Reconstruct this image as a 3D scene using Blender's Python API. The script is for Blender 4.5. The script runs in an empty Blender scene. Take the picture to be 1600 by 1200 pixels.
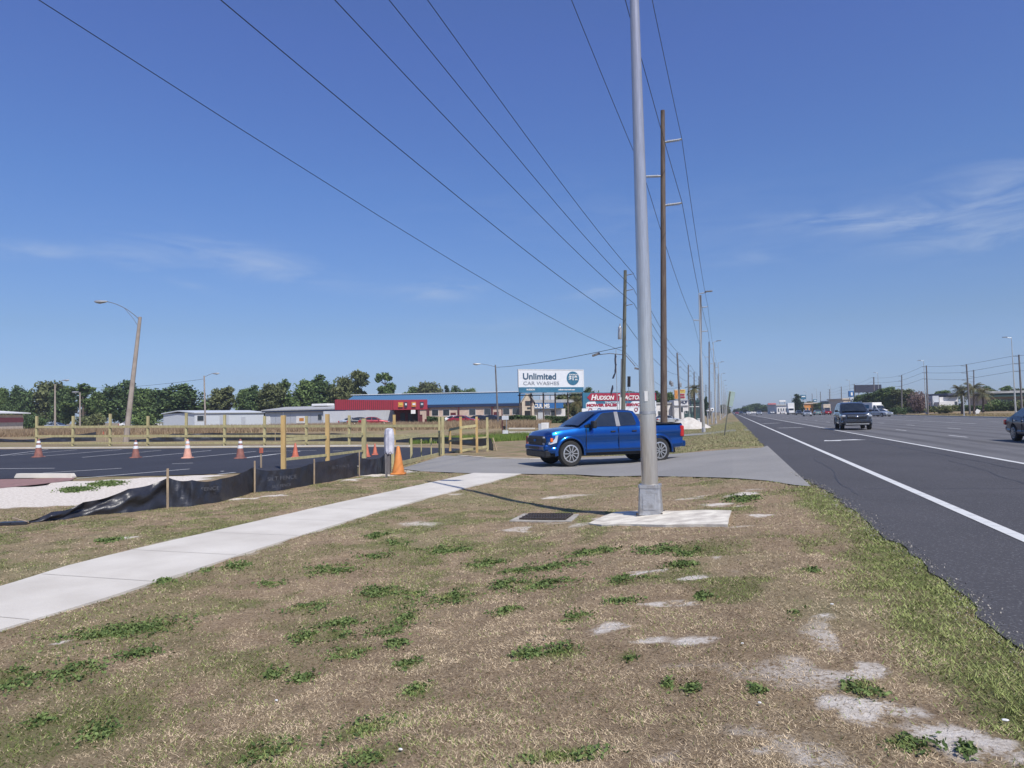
import bpy, bmesh, math, random
import numpy as np
from mathutils import Vector, Matrix
from math import radians as R, sin, cos, pi, atan2, hypot

# ------------------------------------------------------------------ camera, sky, sun, exposure
S = bpy.context.scene
COL = S.collection
FPX, CW, CH = 1100.0, 1600, 1200
CAMZ = 1.5
PITCH = math.atan(49/FPX); YAW = 17.2; ROLL = -1.0
RM = (Matrix.Rotation(R(YAW), 3, 'Z') @ Matrix.Rotation(R(90)+PITCH, 3, 'X') @ Matrix.Rotation(R(ROLL), 3, 'Z'))
cd = bpy.data.cameras.new('camera'); cam = bpy.data.objects.new('camera', cd); COL.objects.link(cam)
cd.sensor_width = 36; cd.lens = 36*FPX/CW; cd.clip_start = .05; cd.clip_end = 6000
cam.location = (0, 0, CAMZ); cam.rotation_euler = RM.to_euler(); S.camera = cam

SUN_EL = R(50); SUN_AZ = R(136)          # azimuth clockwise from +Y (east of the road, behind the camera)
sd = Vector((sin(SUN_AZ)*cos(SUN_EL), cos(SUN_AZ)*cos(SUN_EL), sin(SUN_EL)))
ld = bpy.data.lights.new('sun', 'SUN'); ld.energy = 3.6; ld.angle = R(.53); ld.color = (1, .955, .88)
lo = bpy.data.objects.new('sun', ld); COL.objects.link(lo); lo.rotation_euler = sd.to_track_quat('Z', 'Y').to_euler()
W_ = bpy.data.worlds.new('World'); S.world = W_; W_.use_nodes = True
wn, wl = W_.node_tree.nodes, W_.node_tree.links
for n in list(wn): wn.remove(n)
S.view_settings.view_transform = 'Standard'; S.view_settings.look = 'None'
S.view_settings.exposure = 0.45; S.view_settings.gamma = 1
S.cycles.use_denoising = True
S.cycles.max_bounces = 6

def Wp(px, py, d):
    "point at camera depth d seen at photo pixel px,py"
    return Vector((0, 0, CAMZ)) + RM @ Vector(((px-CW/2)/FPX*d, -(py-CH/2)/FPX*d, -d))

def wnode(t, **kw):
    n = wn.new(t)
    for k, v in kw.items(): setattr(n, k, v)
    return n
def wmath(op, a, b=None, c=None):
    n = wn.new('ShaderNodeMath'); n.operation = op
    for i, v in enumerate((a, b, c)):
        if v is None: continue
        if isinstance(v, (int, float)): n.inputs[i].default_value = v
        else: wl.new(v, n.inputs[i])
    return n.outputs[0]
sky = wnode('ShaderNodeTexSky', sky_type='NISHITA', sun_disc=False)
sky.sun_elevation = SUN_EL; sky.sun_rotation = SUN_AZ; sky.altitude = 0
sky.air_density = 1.15; sky.dust_density = .35; sky.ozone_density = 2.6
tc = wnode('ShaderNodeTexCoord'); sp = wnode('ShaderNodeSeparateXYZ'); wl.new(tc.outputs['Generated'], sp.inputs[0])
az = wmath('ARCTAN2', sp.outputs[0], sp.outputs[1]); el = wmath('ARCSINE', sp.outputs[2])
cb = wnode('ShaderNodeCombineXYZ'); wl.new(az, cb.inputs[0]); wl.new(el, cb.inputs[1])
mp = wnode('ShaderNodeMapping'); wl.new(cb.outputs[0], mp.inputs[0]); mp.inputs['Scale'].default_value = (5, 26, 1); mp.inputs['Rotation'].default_value = (0, 0, R(8))
nz = wnode('ShaderNodeTexNoise'); wl.new(mp.outputs[0], nz.inputs['Vector']); nz.inputs['Scale'].default_value = 1.6; nz.inputs['Detail'].default_value = 7; nz.inputs['Roughness'].default_value = .62; nz.inputs['Distortion'].default_value = .6
CLOUDS = [(1330, 346, 130, 17, .10, 1.0), (1530, 318, 170, 48, -.12, .9), (1570, 372, 150, 30, .12, .7), (370, 400, 140, 22, .13, .8), (215, 402, 70, 16, .1, .65),
          (60, 392, 90, 12, -.04, .8), (690, 454, 70, 17, -.05, .8), (930, 457, 60, 10, 0, .6), (470, 436, 120, 10, .1, .45), (1190, 402, 90, 16, 0, .4), (1010, 345, 420, 60, .05, .15), (770, 505, 120, 12, 0, .3), (280, 440, 90, 6, .28, .45)]
tot = None
for (px, py, rx, ry, k, a) in CLOUDS:
    v = (Wp(px, py, 1)-Vector((0, 0, CAMZ))).normalized(); v2 = (Wp(px+rx, py, 1)-Vector((0, 0, CAMZ))).normalized(); v3 = (Wp(px, py-ry, 1)-Vector((0, 0, CAMZ))).normalized()
    a0, e0 = atan2(v.x, v.y), math.asin(v.z); sa = abs(atan2(v2.x, v2.y)-a0)*1.15; se = abs(math.asin(v3.z)-e0)*1.25
    da = wmath('SUBTRACT', az, a0); de = wmath('ADD', wmath('SUBTRACT', el, e0), wmath('MULTIPLY', da, k))
    q = wmath('ADD', wmath('POWER', wmath('ABSOLUTE', wmath('DIVIDE', da, sa)), 2), wmath('POWER', wmath('ABSOLUTE', wmath('DIVIDE', de, se)), 2))
    g = wmath('MULTIPLY', wmath('EXPONENT', wmath('MULTIPLY', q, -1.6)), a)
    tot = g if tot is None else wmath('ADD', tot, g)
cl = wmath('MULTIPLY', tot, wmath('MULTIPLY', wmath('MAXIMUM', wmath('SUBTRACT', nz.outputs['Fac'], .40), 0), 3.4))
cl = wmath('MINIMUM', wmath('MULTIPLY', cl, .50), .5)
tint = wnode('ShaderNodeMix', data_type='RGBA', blend_type='MULTIPLY'); tint.inputs[0].default_value = 1
wl.new(sky.outputs[0], tint.inputs[6])
rmp = wnode('ShaderNodeValToRGB'); cr = rmp.color_ramp; wl.new(wmath('DIVIDE', el, 1.5708), rmp.inputs[0])      # clear-air tint by elevation
for e_, c_ in ((0, (.50, .67, 1.20, 1)), (.028, (.51, .69, 1.17, 1)), (.075, (.50, .63, .91, 1)), (.195, (.48, .66, 1.04, 1)), (.31, (.54, .66, 1.14, 1)), (.6, (.65, .74, 1.08, 1))):
    if e_ == 0: q_ = cr.elements[0]
    elif e_ == .6: q_ = cr.elements[-1]; q_.position = .6
    else: q_ = cr.elements.new(e_)
    q_.color = c_
wl.new(rmp.outputs[0], tint.inputs[7])
mx = wnode('ShaderNodeMix', data_type='RGBA'); wl.new(cl, mx.inputs[0]); wl.new(tint.outputs[2], mx.inputs[6]); mx.inputs[7].default_value = (5.2, 5.9, 7.0, 1)
bg = wnode('ShaderNodeBackground'); wl.new(mx.outputs[2], bg.inputs[0]); bg.inputs[1].default_value = .085
ow = wnode('ShaderNodeOutputWorld'); wl.new(bg.outputs[0], ow.inputs[0])

# ------------------------------------------------------------------ terrain
def sst(t):
    t = 0. if t < 0 else 1. if t > 1 else t
    return t*t*(3-2*t)
ROADL, ROADR = 1.25, 33.0
FARL = None
def terr(x, y):
    z = .06 - .42*sst((1.2-x)/5.2)
    # field beyond the black silt fence is a little higher
    u = x*(-.297)+y*.955         # camera depth
    if x < -9: z += .55*sst((u-66)/14)*sst((-9-x)/8)
    if x > 33.2: z = .12+.5*sst((x-38)/12)
    return z
def G(px, py, off=0):
    "ground point under photo pixel"
    o = Vector((0, 0, CAMZ)); d = Wp(px, py, 1)-o
    if d.z > -1e-4: d.z = -1e-4
    t = 1.; prev = t
    while t < 3000:
        p = o+d*t
        if p.z < terr(p.x, p.y)+off: break
        prev = t; t *= 1.02
    a, b = prev, t
    for _ in range(30):
        m = (a+b)/2; p = o+d*m
        if p.z < terr(p.x, p.y)+off: b = m
        else: a = m
    return o+d*b
def V(px, d):
    "ground point in image column px at camera depth d"
    py = 650
    for _ in range(8):
        w = Wp(px, py, d); py += (w.z-terr(w.x, w.y))/d*FPX
    return Wp(px, py, d)
def depth(p): return -(RM.inverted() @ (Vector(p)-Vector((0, 0, CAMZ)))).z
def Hz(px, py, d): return Wp(px, py, d).z

# ------------------------------------------------------------------ materials
MATS = {}
def mat(name, c, rough=.7, metal=0, c2=None, scale=3., bump=0, bscale=None, coat=0, spec=.5, stretch=None, alpha=None, emit=None, detail=5, lo=.35, hi=.65, trans=0):
    if name in MATS: return MATS[name]
    m = bpy.data.materials.new(name); m.use_nodes = True; N, L = m.node_tree.nodes, m.node_tree.links
    b = N['Principled BSDF']; b.inputs['Base Color'].default_value = (*c, 1); b.inputs['Roughness'].default_value = rough; b.inputs['Metallic'].default_value = metal
    b.inputs['Coat Weight'].default_value = coat; b.inputs['Coat Roughness'].default_value = .04; b.inputs['Specular IOR Level'].default_value = spec
    if trans: b.inputs['Transmission Weight'].default_value = trans
    if c2 is None: c2 = tuple(v*.8 for v in c); 
    t = N.new('ShaderNodeTexCoord'); mpn = N.new('ShaderNodeMapping'); L.new(t.outputs['Object'], mpn.inputs[0])
    if stretch: mpn.inputs['Scale'].default_value = stretch
    n = N.new('ShaderNodeTexNoise'); n.inputs['Scale'].default_value = scale; n.inputs['Detail'].default_value = detail; L.new(mpn.outputs[0], n.inputs['Vector'])
    r = N.new('ShaderNodeMapRange'); r.inputs[1].default_value = lo; r.inputs[2].default_value = hi; L.new(n.outputs['Fac'], r.inputs[0])
    x = N.new('ShaderNodeMix'); x.data_type = 'RGBA'; L.new(r.outputs[0], x.inputs[0]); x.inputs[6].default_value = (*c, 1); x.inputs[7].default_value = (*c2, 1); L.new(x.outputs[2], b.inputs['Base Color'])
    if bump:
        n2 = N.new('ShaderNodeTexNoise'); n2.inputs['Scale'].default_value = bscale or scale*4; n2.inputs['Detail'].default_value = 6; L.new(mpn.outputs[0], n2.inputs['Vector'])
        bp = N.new('ShaderNodeBump'); bp.inputs['Strength'].default_value = bump; bp.inputs['Distance'].default_value = .02; L.new(n2.outputs['Fac'], bp.inputs['Height']); L.new(bp.outputs[0], b.inputs['Normal'])
    if emit:
        b.inputs['Emission Color'].default_value = (*emit, 1); b.inputs['Emission Strength'].default_value = 1
    MATS[name] = m; return m
def attr_mat(name, c1, c2, attr='tint', rough=.8, spec=.2, sub=0):
    "colour runs from c1 to c2 with a per-face attribute: leaves and blades differ"
    m = bpy.data.materials.new(name); m.use_nodes = True; N, L = m.node_tree.nodes, m.node_tree.links
    b = N['Principled BSDF']; b.inputs['Roughness'].default_value = rough; b.inputs['Specular IOR Level'].default_value = spec
    a = N.new('ShaderNodeAttribute'); a.attribute_name = attr
    x = N.new('ShaderNodeMix'); x.data_type = 'RGBA'; L.new(a.outputs['Fac'], x.inputs[0]); x.inputs[6].default_value = (*c1, 1); x.inputs[7].default_value = (*c2, 1); L.new(x.outputs[2], b.inputs['Base Color'])
    MATS[name] = m; return m

M = {}
M['wood'] = mat('treated_lumber', (.47, .42, .22), .85, c2=(.36, .31, .16), scale=2, stretch=(3, 3, .6), bump=.3)
M['wood2'] = mat('fresh_lumber', (.55, .38, .16), .85, c2=(.43, .29, .12), scale=2, stretch=(3, 3, .6), bump=.3)
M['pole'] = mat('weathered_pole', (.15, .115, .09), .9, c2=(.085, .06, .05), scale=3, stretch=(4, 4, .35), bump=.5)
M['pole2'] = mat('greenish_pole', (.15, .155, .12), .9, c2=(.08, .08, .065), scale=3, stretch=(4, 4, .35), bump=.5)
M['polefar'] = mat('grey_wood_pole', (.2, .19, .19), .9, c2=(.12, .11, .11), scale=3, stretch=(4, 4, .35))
M['alu'] = mat('brushed_aluminium', (.62, .59, .545), .15, .6, c2=(.52, .49, .45), scale=14, stretch=(4, 4, .25), detail=8, spec=.5)
M['alubase'] = mat('cast_aluminium', (.50, .50, .50), .5, .7, c2=(.30, .28, .26), scale=9, bump=.2, lo=.45, hi=.75)
M['galv'] = mat('galvanised_steel', (.48, .49, .5), .5, .6, c2=(.38, .39, .4), scale=10)
M['conc'] = mat('pale_concrete', (.65, .61, .54), .9, c2=(.49, .45, .39), scale=1.1, bump=.3, bscale=60, detail=10, lo=.3, hi=.75)
M['concpole'] = mat('concrete_pole', (.40, .34, .29), .9, c2=(.31, .26, .22), scale=2, bump=.2)
M['slab'] = mat('slab_concrete', (.76, .71, .60), .9, c2=(.50, .45, .38), scale=5, bump=.3, bscale=50)
M['iron'] = mat('cast_iron', (.05, .045, .042), .7, .3, c2=(.09, .07, .06), scale=20)
M['black'] = mat('black_plastic', (.012, .012, .014), .45, c2=(.02, .02, .022))
M['silt'] = mat('black_geotextile', (.018, .019, .026), .38, c2=(.03, .031, .04), scale=3, bump=.5, bscale=14, spec=.6)
M['siltprint'] = mat('faded_print', (.12, .125, .14), .6, c2=(.05, .05, .06), scale=9)
M['stake'] = mat('survey_stake', (.42, .33, .22), .9, c2=(.3, .22, .15), scale=6, stretch=(4, 4, .5))
M['cone'] = mat('cone_orange', (.62, .17, .09), .6, c2=(.42, .12, .08), scale=5)
M['conedirty'] = mat('cone_dirty', (.32, .13, .10), .7, c2=(.2, .09, .075), scale=6)
M['conepale'] = mat('cone_faded', (.72, .38, .28), .7, c2=(.6, .3, .22), scale=6)
M['coneyel'] = mat('cone_sunbleached', (.66, .25, .06), .6, c2=(.58, .2, .05), scale=5)
M['white'] = mat('white_paint', (.78, .77, .75), .6, c2=(.68, .67, .64), scale=3)
M['refl'] = mat('reflective_collar', (.8, .8, .8), .35, c2=(.65, .65, .65), scale=12)
M['line'] = mat('road_paint', (.62, .62, .60), .7, c2=(.42, .42, .41), scale=7, detail=8, lo=.5, hi=.8)
M['line2'] = mat('lot_paint', (.7, .7, .68), .7, c2=(.6, .6, .58), scale=9)
M['glass'] = mat('dark_car_glass', (.012, .016, .02), .04, c2=(.02, .025, .03), coat=.3, spec=.8)
M['wglass'] = mat('window_glass', (.03, .04, .05), .08, c2=(.05, .06, .07), spec=.7)
M['tyre'] = mat('tyre_rubber', (.018, .018, .018), .85, c2=(.03, .029, .028), scale=20)
M['rim'] = mat('alloy_rim', (.62, .62, .62), .28, .75, c2=(.52, .52, .52))
M['chrome'] = mat('chrome_trim', (.75, .75, .76), .12, 1, c2=(.7, .7, .7))
M['lens'] = mat('headlight_lens', (.6, .62, .65), .08, .2, c2=(.45, .47, .5), spec=.8, coat=.5)
M['amber'] = mat('amber_lens', (.75, .16, .03), .2, c2=(.65, .12, .02))
M['red'] = mat('red_lens', (.5, .02, .02), .2, c2=(.4, .015, .015), coat=.4)
M['pillar'] = mat('pillar_reflection', (.38, .37, .35), .25, .2, c2=(.3, .29, .28), scale=6)  # silvery reflection on the B-pillar put into its grey colour
M['redmetal'] = mat('red_sheet_metal', (.30, .02, .04), .55, c2=(.33, .02, .04), scale=6, stretch=(8, 8, .3))
M['darkred'] = mat('dark_red_boards', (.12, .02, .03), .7, c2=(.08, .015, .02))
M['blueroof'] = mat('blue_metal_roof', (.10, .22, .38), .5, c2=(.08, .19, .33), scale=2, stretch=(6, 6, .4), spec=.3)
M['navy'] = mat('navy_fascia', (.012, .03, .09), .6)
M['signblue'] = mat('sign_blue', (.02, .13, .36), .6)
M['teal'] = mat('sign_teal', (.03, .15, .25), .6)
M['signwhite'] = mat('sign_white', (.7, .72, .74), .6, c2=(.6, .62, .65), scale=3, stretch=(1, 1, 6))
M['signred'] = mat('sign_red', (.34, .02, .05), .55, c2=(.28, .018, .045))
M['darksign'] = mat('dark_billboard', (.022, .026, .05), .7, c2=(.035, .04, .065))
M['greymetal'] = mat('grey_sheet_metal', (.48, .50, .53), .55, c2=(.40, .42, .46), scale=5, stretch=(7, 7, .2))
M['whitemetal'] = mat('white_sheet_metal', (.6, .63, .66), .55, c2=(.5, .53, .57), scale=5, stretch=(7, 7, .2))
M['greyroof'] = mat('grey_metal_roof', (.42, .42, .41), .6, c2=(.34, .34, .33), scale=3)
M['stucco'] = mat('cream_stucco', (.62, .53, .42), .9, c2=(.5, .42, .33), scale=2, bump=.2)
M['tan'] = mat('tan_wall', (.58, .46, .38), .9, c2=(.48, .37, .3), scale=2)
M['pink'] = mat('pink_band', (.5, .16, .16), .8)
M['white_wall'] = mat('white_wall', (.66, .64, .62), .9, c2=(.58, .56, .54), scale=1)
M['green_wall'] = mat('grey_green_wall', (.18, .26, .24), .8, c2=(.15, .22, .2), scale=1)
M['green_dark'] = mat('dark_green_trim', (.03, .07, .07), .8)
M['orange'] = mat('sign_orange', (.62, .25, .05), .6)
M['yellow'] = mat('sign_yellow', (.65, .5, .1), .6)
M['signgreen'] = mat('sign_back_aluminium', (.42, .52, .46), .45, .3, c2=(.36, .46, .4))
M['bark'] = mat('bark', (.13, .1, .08), .95, c2=(.08, .06, .05), scale=6, bump=.5)
M['wire'] = mat('wire_black', (.012, .012, .014), .5)
M['wiregrey'] = mat('wire_weathered', (.05, .055, .07), .5)
M['cloth'] = mat('white_tarp', (.62, .62, .68), .7, c2=(.45, .45, .52), scale=5, bump=.5)
M['sand'] = mat('white_sand', (.60, .57, .52), .95, c2=(.48, .44, .39), scale=3, bump=.6, bscale=20)
M['paver'] = mat('brick_paver', (.30, .17, .15), .9, c2=(.22, .13, .12), scale=6)
LEAF = [attr_mat('leaves_deep_green', (.032, .056, .024), (.15, .22, .085)), attr_mat('leaves_mid_green', (.045, .078, .026), (.19, .26, .09)),
        attr_mat('leaves_olive', (.065, .08, .035), (.23, .25, .11)), attr_mat('needles_dark', (.012, .03, .014), (.05, .085, .03)),
        attr_mat('twigs_mauve', (.13, .09, .085), (.25, .18, .165)), attr_mat('leaves_far', (.05, .075, .06), (.10, .13, .08)),
        attr_mat('palm_fronds', (.05, .06, .02), (.2, .17, .06)), attr_mat('weed_leaves', (.05, .085, .025), (.19, .25, .085))]

# ------------------------------------------------------------------ mesh helpers
def tag(o, label=None, cat=None, group=None, kind=None):
    if label: o['label'] = label
    if cat: o['category'] = cat
    if group: o['group'] = group
    if kind: o['kind'] = kind
    return o
def thing(name, label, cat, loc=(0, 0, 0), rz=0, group=None):
    o = bpy.data.objects.new(name, None); COL.objects.link(o); o.location = loc; o.rotation_euler = (0, 0, rz); o.empty_display_size = .2
    return tag(o, label, cat, group)
def link(name, me, parent=None):
    o = bpy.data.objects.new(name, me); COL.objects.link(o); o.parent = parent; return o
class MB:
    def __init__(s): s.v = []; s.f = []
    def add(s, vs, fs):
        b = len(s.v); s.v += [tuple(v) for v in vs]; s.f += [tuple(b+i for i in f) for f in fs]; return s
    def box(s, c, d, rz=0, m=None, rx=0):
        c = Vector(c); rot = m or (Matrix.Rotation(rz, 3, 'Z') @ Matrix.Rotation(rx, 3, 'X'))
        vs = [c+rot @ Vector((a*d[0]/2, b*d[1]/2, e*d[2]/2)) for e in (-1, 1) for a, b in ((-1, -1), (1, -1), (1, 1), (-1, 1))]
        return s.add(vs, [(3, 2, 1, 0), (4, 5, 6, 7), (0, 1, 5, 4), (1, 2, 6, 5), (2, 3, 7, 6), (3, 0, 4, 7)])
    def beam(s, a, b, w, h):
        "box from a to b, width w across, height h"
        a, b = Vector(a), Vector(b); d = b-a; L = d.length; q = d.to_track_quat('X', 'Z').to_matrix()
        return s.box((a+b)/2, (L, w, h), m=q)
    def tube(s, pts, r, n=8, cap=True):
        pts = [Vector(p) for p in pts]; rs = r if isinstance(r, (list, tuple)) else [r]*len(pts); rings = []
        up = Vector((0, 0, 1)); 
        for i, p in enumerate(pts):
            t = (pts[min(i+1, len(pts)-1)]-pts[max(i-1, 0)]).normalized()
            ref = up if abs(t.z) < .9 else Vector((1, 0, 0)); u = t.cross(ref).normalized(); w = u.cross(t)
            rings.append([p+(u*cos(2*pi*k/n)+w*sin(2*pi*k/n))*rs[i] for k in range(n)])
        return s.loft(rings, cap)
    def loft(s, rings, cap=True, closed=True):
        n = len(rings[0]); b = len(s.v); fs = []
        for i in range(len(rings)-1):
            for k in range(n if closed else n-1):
                k2 = (k+1) % n; fs.append((i*n+k, i*n+k2, (i+1)*n+k2, (i+1)*n+k))
        if cap: fs.append(tuple(range(n))[::-1]); fs.append(tuple((len(rings)-1)*n+k for k in range(n)))
        return s.add([v for r in rings for v in r], fs)
    def prism(s, poly, fn, th):
        "poly of 2D points; fn(u,v,w) -> 3D; extruded from w=0 to th"
        n = len(poly)
        return s.add([fn(u, v, 0) for u, v in poly]+[fn(u, v, th) for u, v in poly], [tuple(range(n)), tuple(range(2*n-1, n-1, -1))]+[(k, n+k, n+(k+1) % n, (k+1) % n) for k in range(n)])
    def ell(s, c, r, n=12, m=8):
        c = Vector(c); rings = []
        for i in range(1, m):
            a = pi*i/m; rings.append([(c.x+r[0]*sin(a)*cos(2*pi*k/n), c.y+r[1]*sin(a)*sin(2*pi*k/n), c.z-r[2]*cos(a)) for k in range(n)])
        return s.loft(rings)
    def build(s, name, m, parent=None, smooth=False, bevel=0):
        me = bpy.data.meshes.new(name); me.from_pydata(s.v, [], s.f)
        bm = bmesh.new(); bm.from_mesh(me); bmesh.ops.recalc_face_normals(bm, faces=bm.faces)
        if bevel: bmesh.ops.bevel(bm, geom=list(bm.edges), offset=bevel, segments=1, affect='EDGES', clamp_overlap=True)
        bm.to_mesh(me); bm.free()
        if smooth:
            me.polygons.foreach_set('use_smooth', [True]*len(me.polygons)); me.set_sharp_from_angle(angle=R(smooth if smooth is not True else 40))
        me.materials.append(m); return link(name, me, parent)
def copy_tree(o, loc=None, rz=None, parent=None, sc=None):
    c = o.copy(); COL.objects.link(c); c.parent = parent
    if loc is not None: c.location = loc
    if rz is not None: c.rotation_euler = (c.rotation_euler.x, c.rotation_euler.y, rz)
    if sc: c.scale = sc
    for ch in list(KIDS.get(o.name, [])) or [x for x in o.children]: copy_tree(ch, parent=c)
    return c
KIDS = {}
def text(name, body, size, m, parent, loc, rot, ext=.01, shear=0, wx=1, bold=0, align='LEFT'):
    cu = bpy.data.curves.new(name, 'FONT'); cu.body = body; cu.size = size; cu.extrude = ext; cu.shear = shear; cu.offset = bold; cu.align_x = align
    o = bpy.data.objects.new(name, cu); COL.objects.link(o); dg = bpy.context.evaluated_depsgraph_get()
    me = bpy.data.meshes.new_from_object(o.evaluated_get(dg)); bpy.data.objects.remove(o)
    me.materials.clear(); me.materials.append(m); t = link(name, me, parent); t.location = loc; t.rotation_euler = rot; t.scale = (wx, 1, 1); return t
def fastmesh(name, verts, faces_n, m, attr=None, smooth=False):
    "verts (N,3) in runs of faces_n corners per face; one attribute value per face"
    me = bpy.data.meshes.new(name); nv = len(verts); nf = nv//faces_n
    me.vertices.add(nv); me.vertices.foreach_set('co', np.ascontiguousarray(verts, dtype=np.float32).ravel())
    me.loops.add(nv); me.loops.foreach_set('vertex_index', np.arange(nv, dtype=np.int32))
    me.polygons.add(nf); me.polygons.foreach_set('loop_start', np.arange(0, nv, faces_n, dtype=np.int32))
    me.update(calc_edges=True)
    if attr is not None:
        a = me.attributes.new('tint', 'FLOAT', 'FACE'); a.data.foreach_set('value', np.ascontiguousarray(attr, dtype=np.float32))
    me.materials.append(m); return me
# ------------------------------------------------------------------ ground sheet
def vnoise(x, y, s, seed=0):
    "smooth value noise on numpy arrays"
    x = x/s; y = y/s; xi = np.floor(x).astype(np.int64); yi = np.floor(y).astype(np.int64); fx = x-xi; fy = y-yi
    fx = fx*fx*(3-2*fx); fy = fy*fy*(3-2*fy)
    def h(a, b):
        n = (a*374761393+b*668265263+seed*1442695041) & 0x7fffffff
        n = ((n ^ (n >> 13))*1274126177) & 0x7fffffff
        return ((n ^ (n >> 16)) & 0xffff)/65535.
    return (h(xi, yi)*(1-fx)+h(xi+1, yi)*fx)*(1-fy)+(h(xi, yi+1)*(1-fx)+h(xi+1, yi+1)*fx)*fy
def fbm(x, y, s, seed=0): return (vnoise(x, y, s, seed)+.5*vnoise(x, y, s/2.1, seed+1)+.25*vnoise(x, y, s/4.3, seed+2))/1.75
def nsst(t): t = np.clip(t, 0, 1); return t*t*(3-2*t)
def nterr(x, y):
    z = .06-.42*nsst((1.2-x)/5.2); u = x*(-.297)+y*.955
    z = z+np.where(x < -9, .55*nsst((u-66)/14)*nsst((-9-x)/8), 0)
    return np.where(x > 33.2, .12+.5*nsst((x-38)/12), z)
def inpoly(x, y, poly):
    r = np.zeros(x.shape, bool); n = len(poly)
    for i in range(n):
        x1, y1 = poly[i][0], poly[i][1]; x2, y2 = poly[(i+1) % n][0], poly[(i+1) % n][1]
        if y1 == y2: continue
        c = ((y1 > y) != (y2 > y)) & (x < (x2-x1)*(y-y1)/(y2-y1)+x1); r ^= c
    return r
def gp(*pp): return [tuple(G(a, b)[:2]) for a, b in pp]
SWL, SWR, SWEND = -8.3, -6.6, G(815, 741).y
def SR(y): return np.interp(y, [-6, 4.7, 5.9, 7.7, 10, 12.9, 17, 21.4], [-6.30, -6.31, -6.34, -6.45, -6.58, -6.68, -6.58, -6.36])+.05*(fbm(np.asarray(y, float), np.asarray(y, float)*0, .6, 33)-.5)
def SL(y): return np.interp(y, [-6, 5, 6, 7, 8.1, 13, 21.4], [-7.92, -7.92, -8.0, -8.24, -8.32, -8.29, -8.0])+.04*(fbm(np.asarray(y, float), np.asarray(y, float)*0, .6, 34)-.5)
DRIVE = [(-6.36, G(815, 741).y)]+gp((900, 742), (1000, 744), (1090, 746), (1150, 748), (1200, 752), (1243, 759))+[(1.4, G(1243, 759).y-.2), (1.4, G(1190, 699).y+1.2)]+gp((1190, 700), (1150, 702), (1085, 707), (1000, 711), (900, 716), (830, 718), (760, 716.5), (715, 713), (695, 712), (625, 733), (660, 737), (735, 740))
LOT = gp((-900, 765), (-300, 752), (0, 748.5), (120, 745), (250, 743.5), (440, 737), (560, 730), (604, 728), (650, 718), (692, 709), (740, 703), (700, 700), (640, 699), (560, 698.2), (300, 700.5), (0, 702), (-300, 705), (-900, 713))
SANDL = gp((-400, 765), (0, 750), (70, 752), (130, 752), (235, 746), (345, 741), (290, 757), (240, 770), (170, 783), (110, 790), (40, 793), (-400, 810))
PAV = gp((-400, 762), (0, 749), (118, 746.5), (110, 751), (60, 757), (0, 763), (-400, 785))
GREEN = [(192, 987, 75, 12), (215, 1025, 28, 8), (117, 1050, 37, 14), (20, 1062, 34, 17), (155, 1147, 30, 13), (251, 908, 16, 5), (310, 891, 15, 4), (595, 925, 28, 10), (645, 929, 17, 6), (707, 934, 28, 9), (537, 975, 30, 6), (480, 998, 25, 9), (525, 995, 22, 7), (632, 962, 16, 13), (608, 987, 28, 8), (620, 1009, 15, 6), (542, 1024, 26, 9), (637, 1039, 17, 7), (430, 1056, 14, 6), (472, 1060, 16, 7), (652, 1080, 22, 11), (517, 890, 28, 8), (425, 912, 15, 5), (370, 885, 16, 5), (625, 848, 16, 4), (585, 868, 22, 4), (590, 838, 15, 4), (790, 912, 18, 6), (790, 955, 18, 7), (590, 1180, 50, 13), (842, 912, 40, 8), (970, 940, 25, 5), (900, 965, 20, 8), (875, 1020, 28, 10), (825, 1023, 24, 8), (927, 862, 35, 5), (1030, 860, 30, 6), (1080, 862, 22, 5), (1065, 885, 25, 4), (972, 906, 14, 6), (1015, 903, 12, 4), (1345, 1078, 28, 13), (1417, 1163, 45, 16), (1080, 1078, 12, 6), (1043, 1072, 8, 7), (1245, 960, 12, 6), (1267, 893, 10, 4), (1095, 932, 14, 4), (985, 1025, 9, 7), (1185, 1080, 14, 8), (1157, 780, 20, 4), (845, 888, 50, 6), (1510, 1175, 12, 9), (120, 765, 16, 3), (165, 756, 16, 3), (170, 845, 15, 3), (880, 1180, 60, 12), (400, 1180, 50, 12), (60, 1130, 30, 10), (560, 1140, 40, 12), (480, 950, 30, 6), (700, 860, 30, 5), (760, 880, 25, 5)]
SAND = [(1015, 892, 40, 5), (1080, 903, 22, 3), (1117, 870, 15, 4), (1037, 944, 32, 6), (955, 980, 28, 11), (1125, 790, 30, 7), (1320, 1105, 55, 22), (1365, 1045, 25, 12), (1440, 1110, 55, 17), (1500, 1160, 95, 24), (1190, 1180, 60, 12), (1210, 1090, 15, 6), (1080, 1003, 40, 7), (1185, 805, 18, 3), (1010, 1000, 50, 7), (1290, 960, 14, 4), (100, 1005, 20, 3), (200, 840, 20, 3), (960, 1190, 60, 8), (860, 778, 14, 2.5), (1165, 771, 20, 3), (590, 742, 36, 3), (640, 737, 22, 2.5), (700, 714, 18, 2.2), (545, 750, 16, 2), (430, 774, 20, 2), (380, 780, 18, 2)]
def blobs(lst):
    out = []
    for (px, py, rx, ry) in lst:
        c = G(px, py); ex = (G(px+rx, py)-c).length; f = G(px, py-ry); n = G(px, py+ry); ey = max(((f-n).length)/2, .06)
        d = Vector((c.x, c.y)).normalized(); out.append((c.x, c.y, ex, ey, d.x, d.y))
    return out
GB, SB = blobs(GREEN), blobs(SAND)
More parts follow.
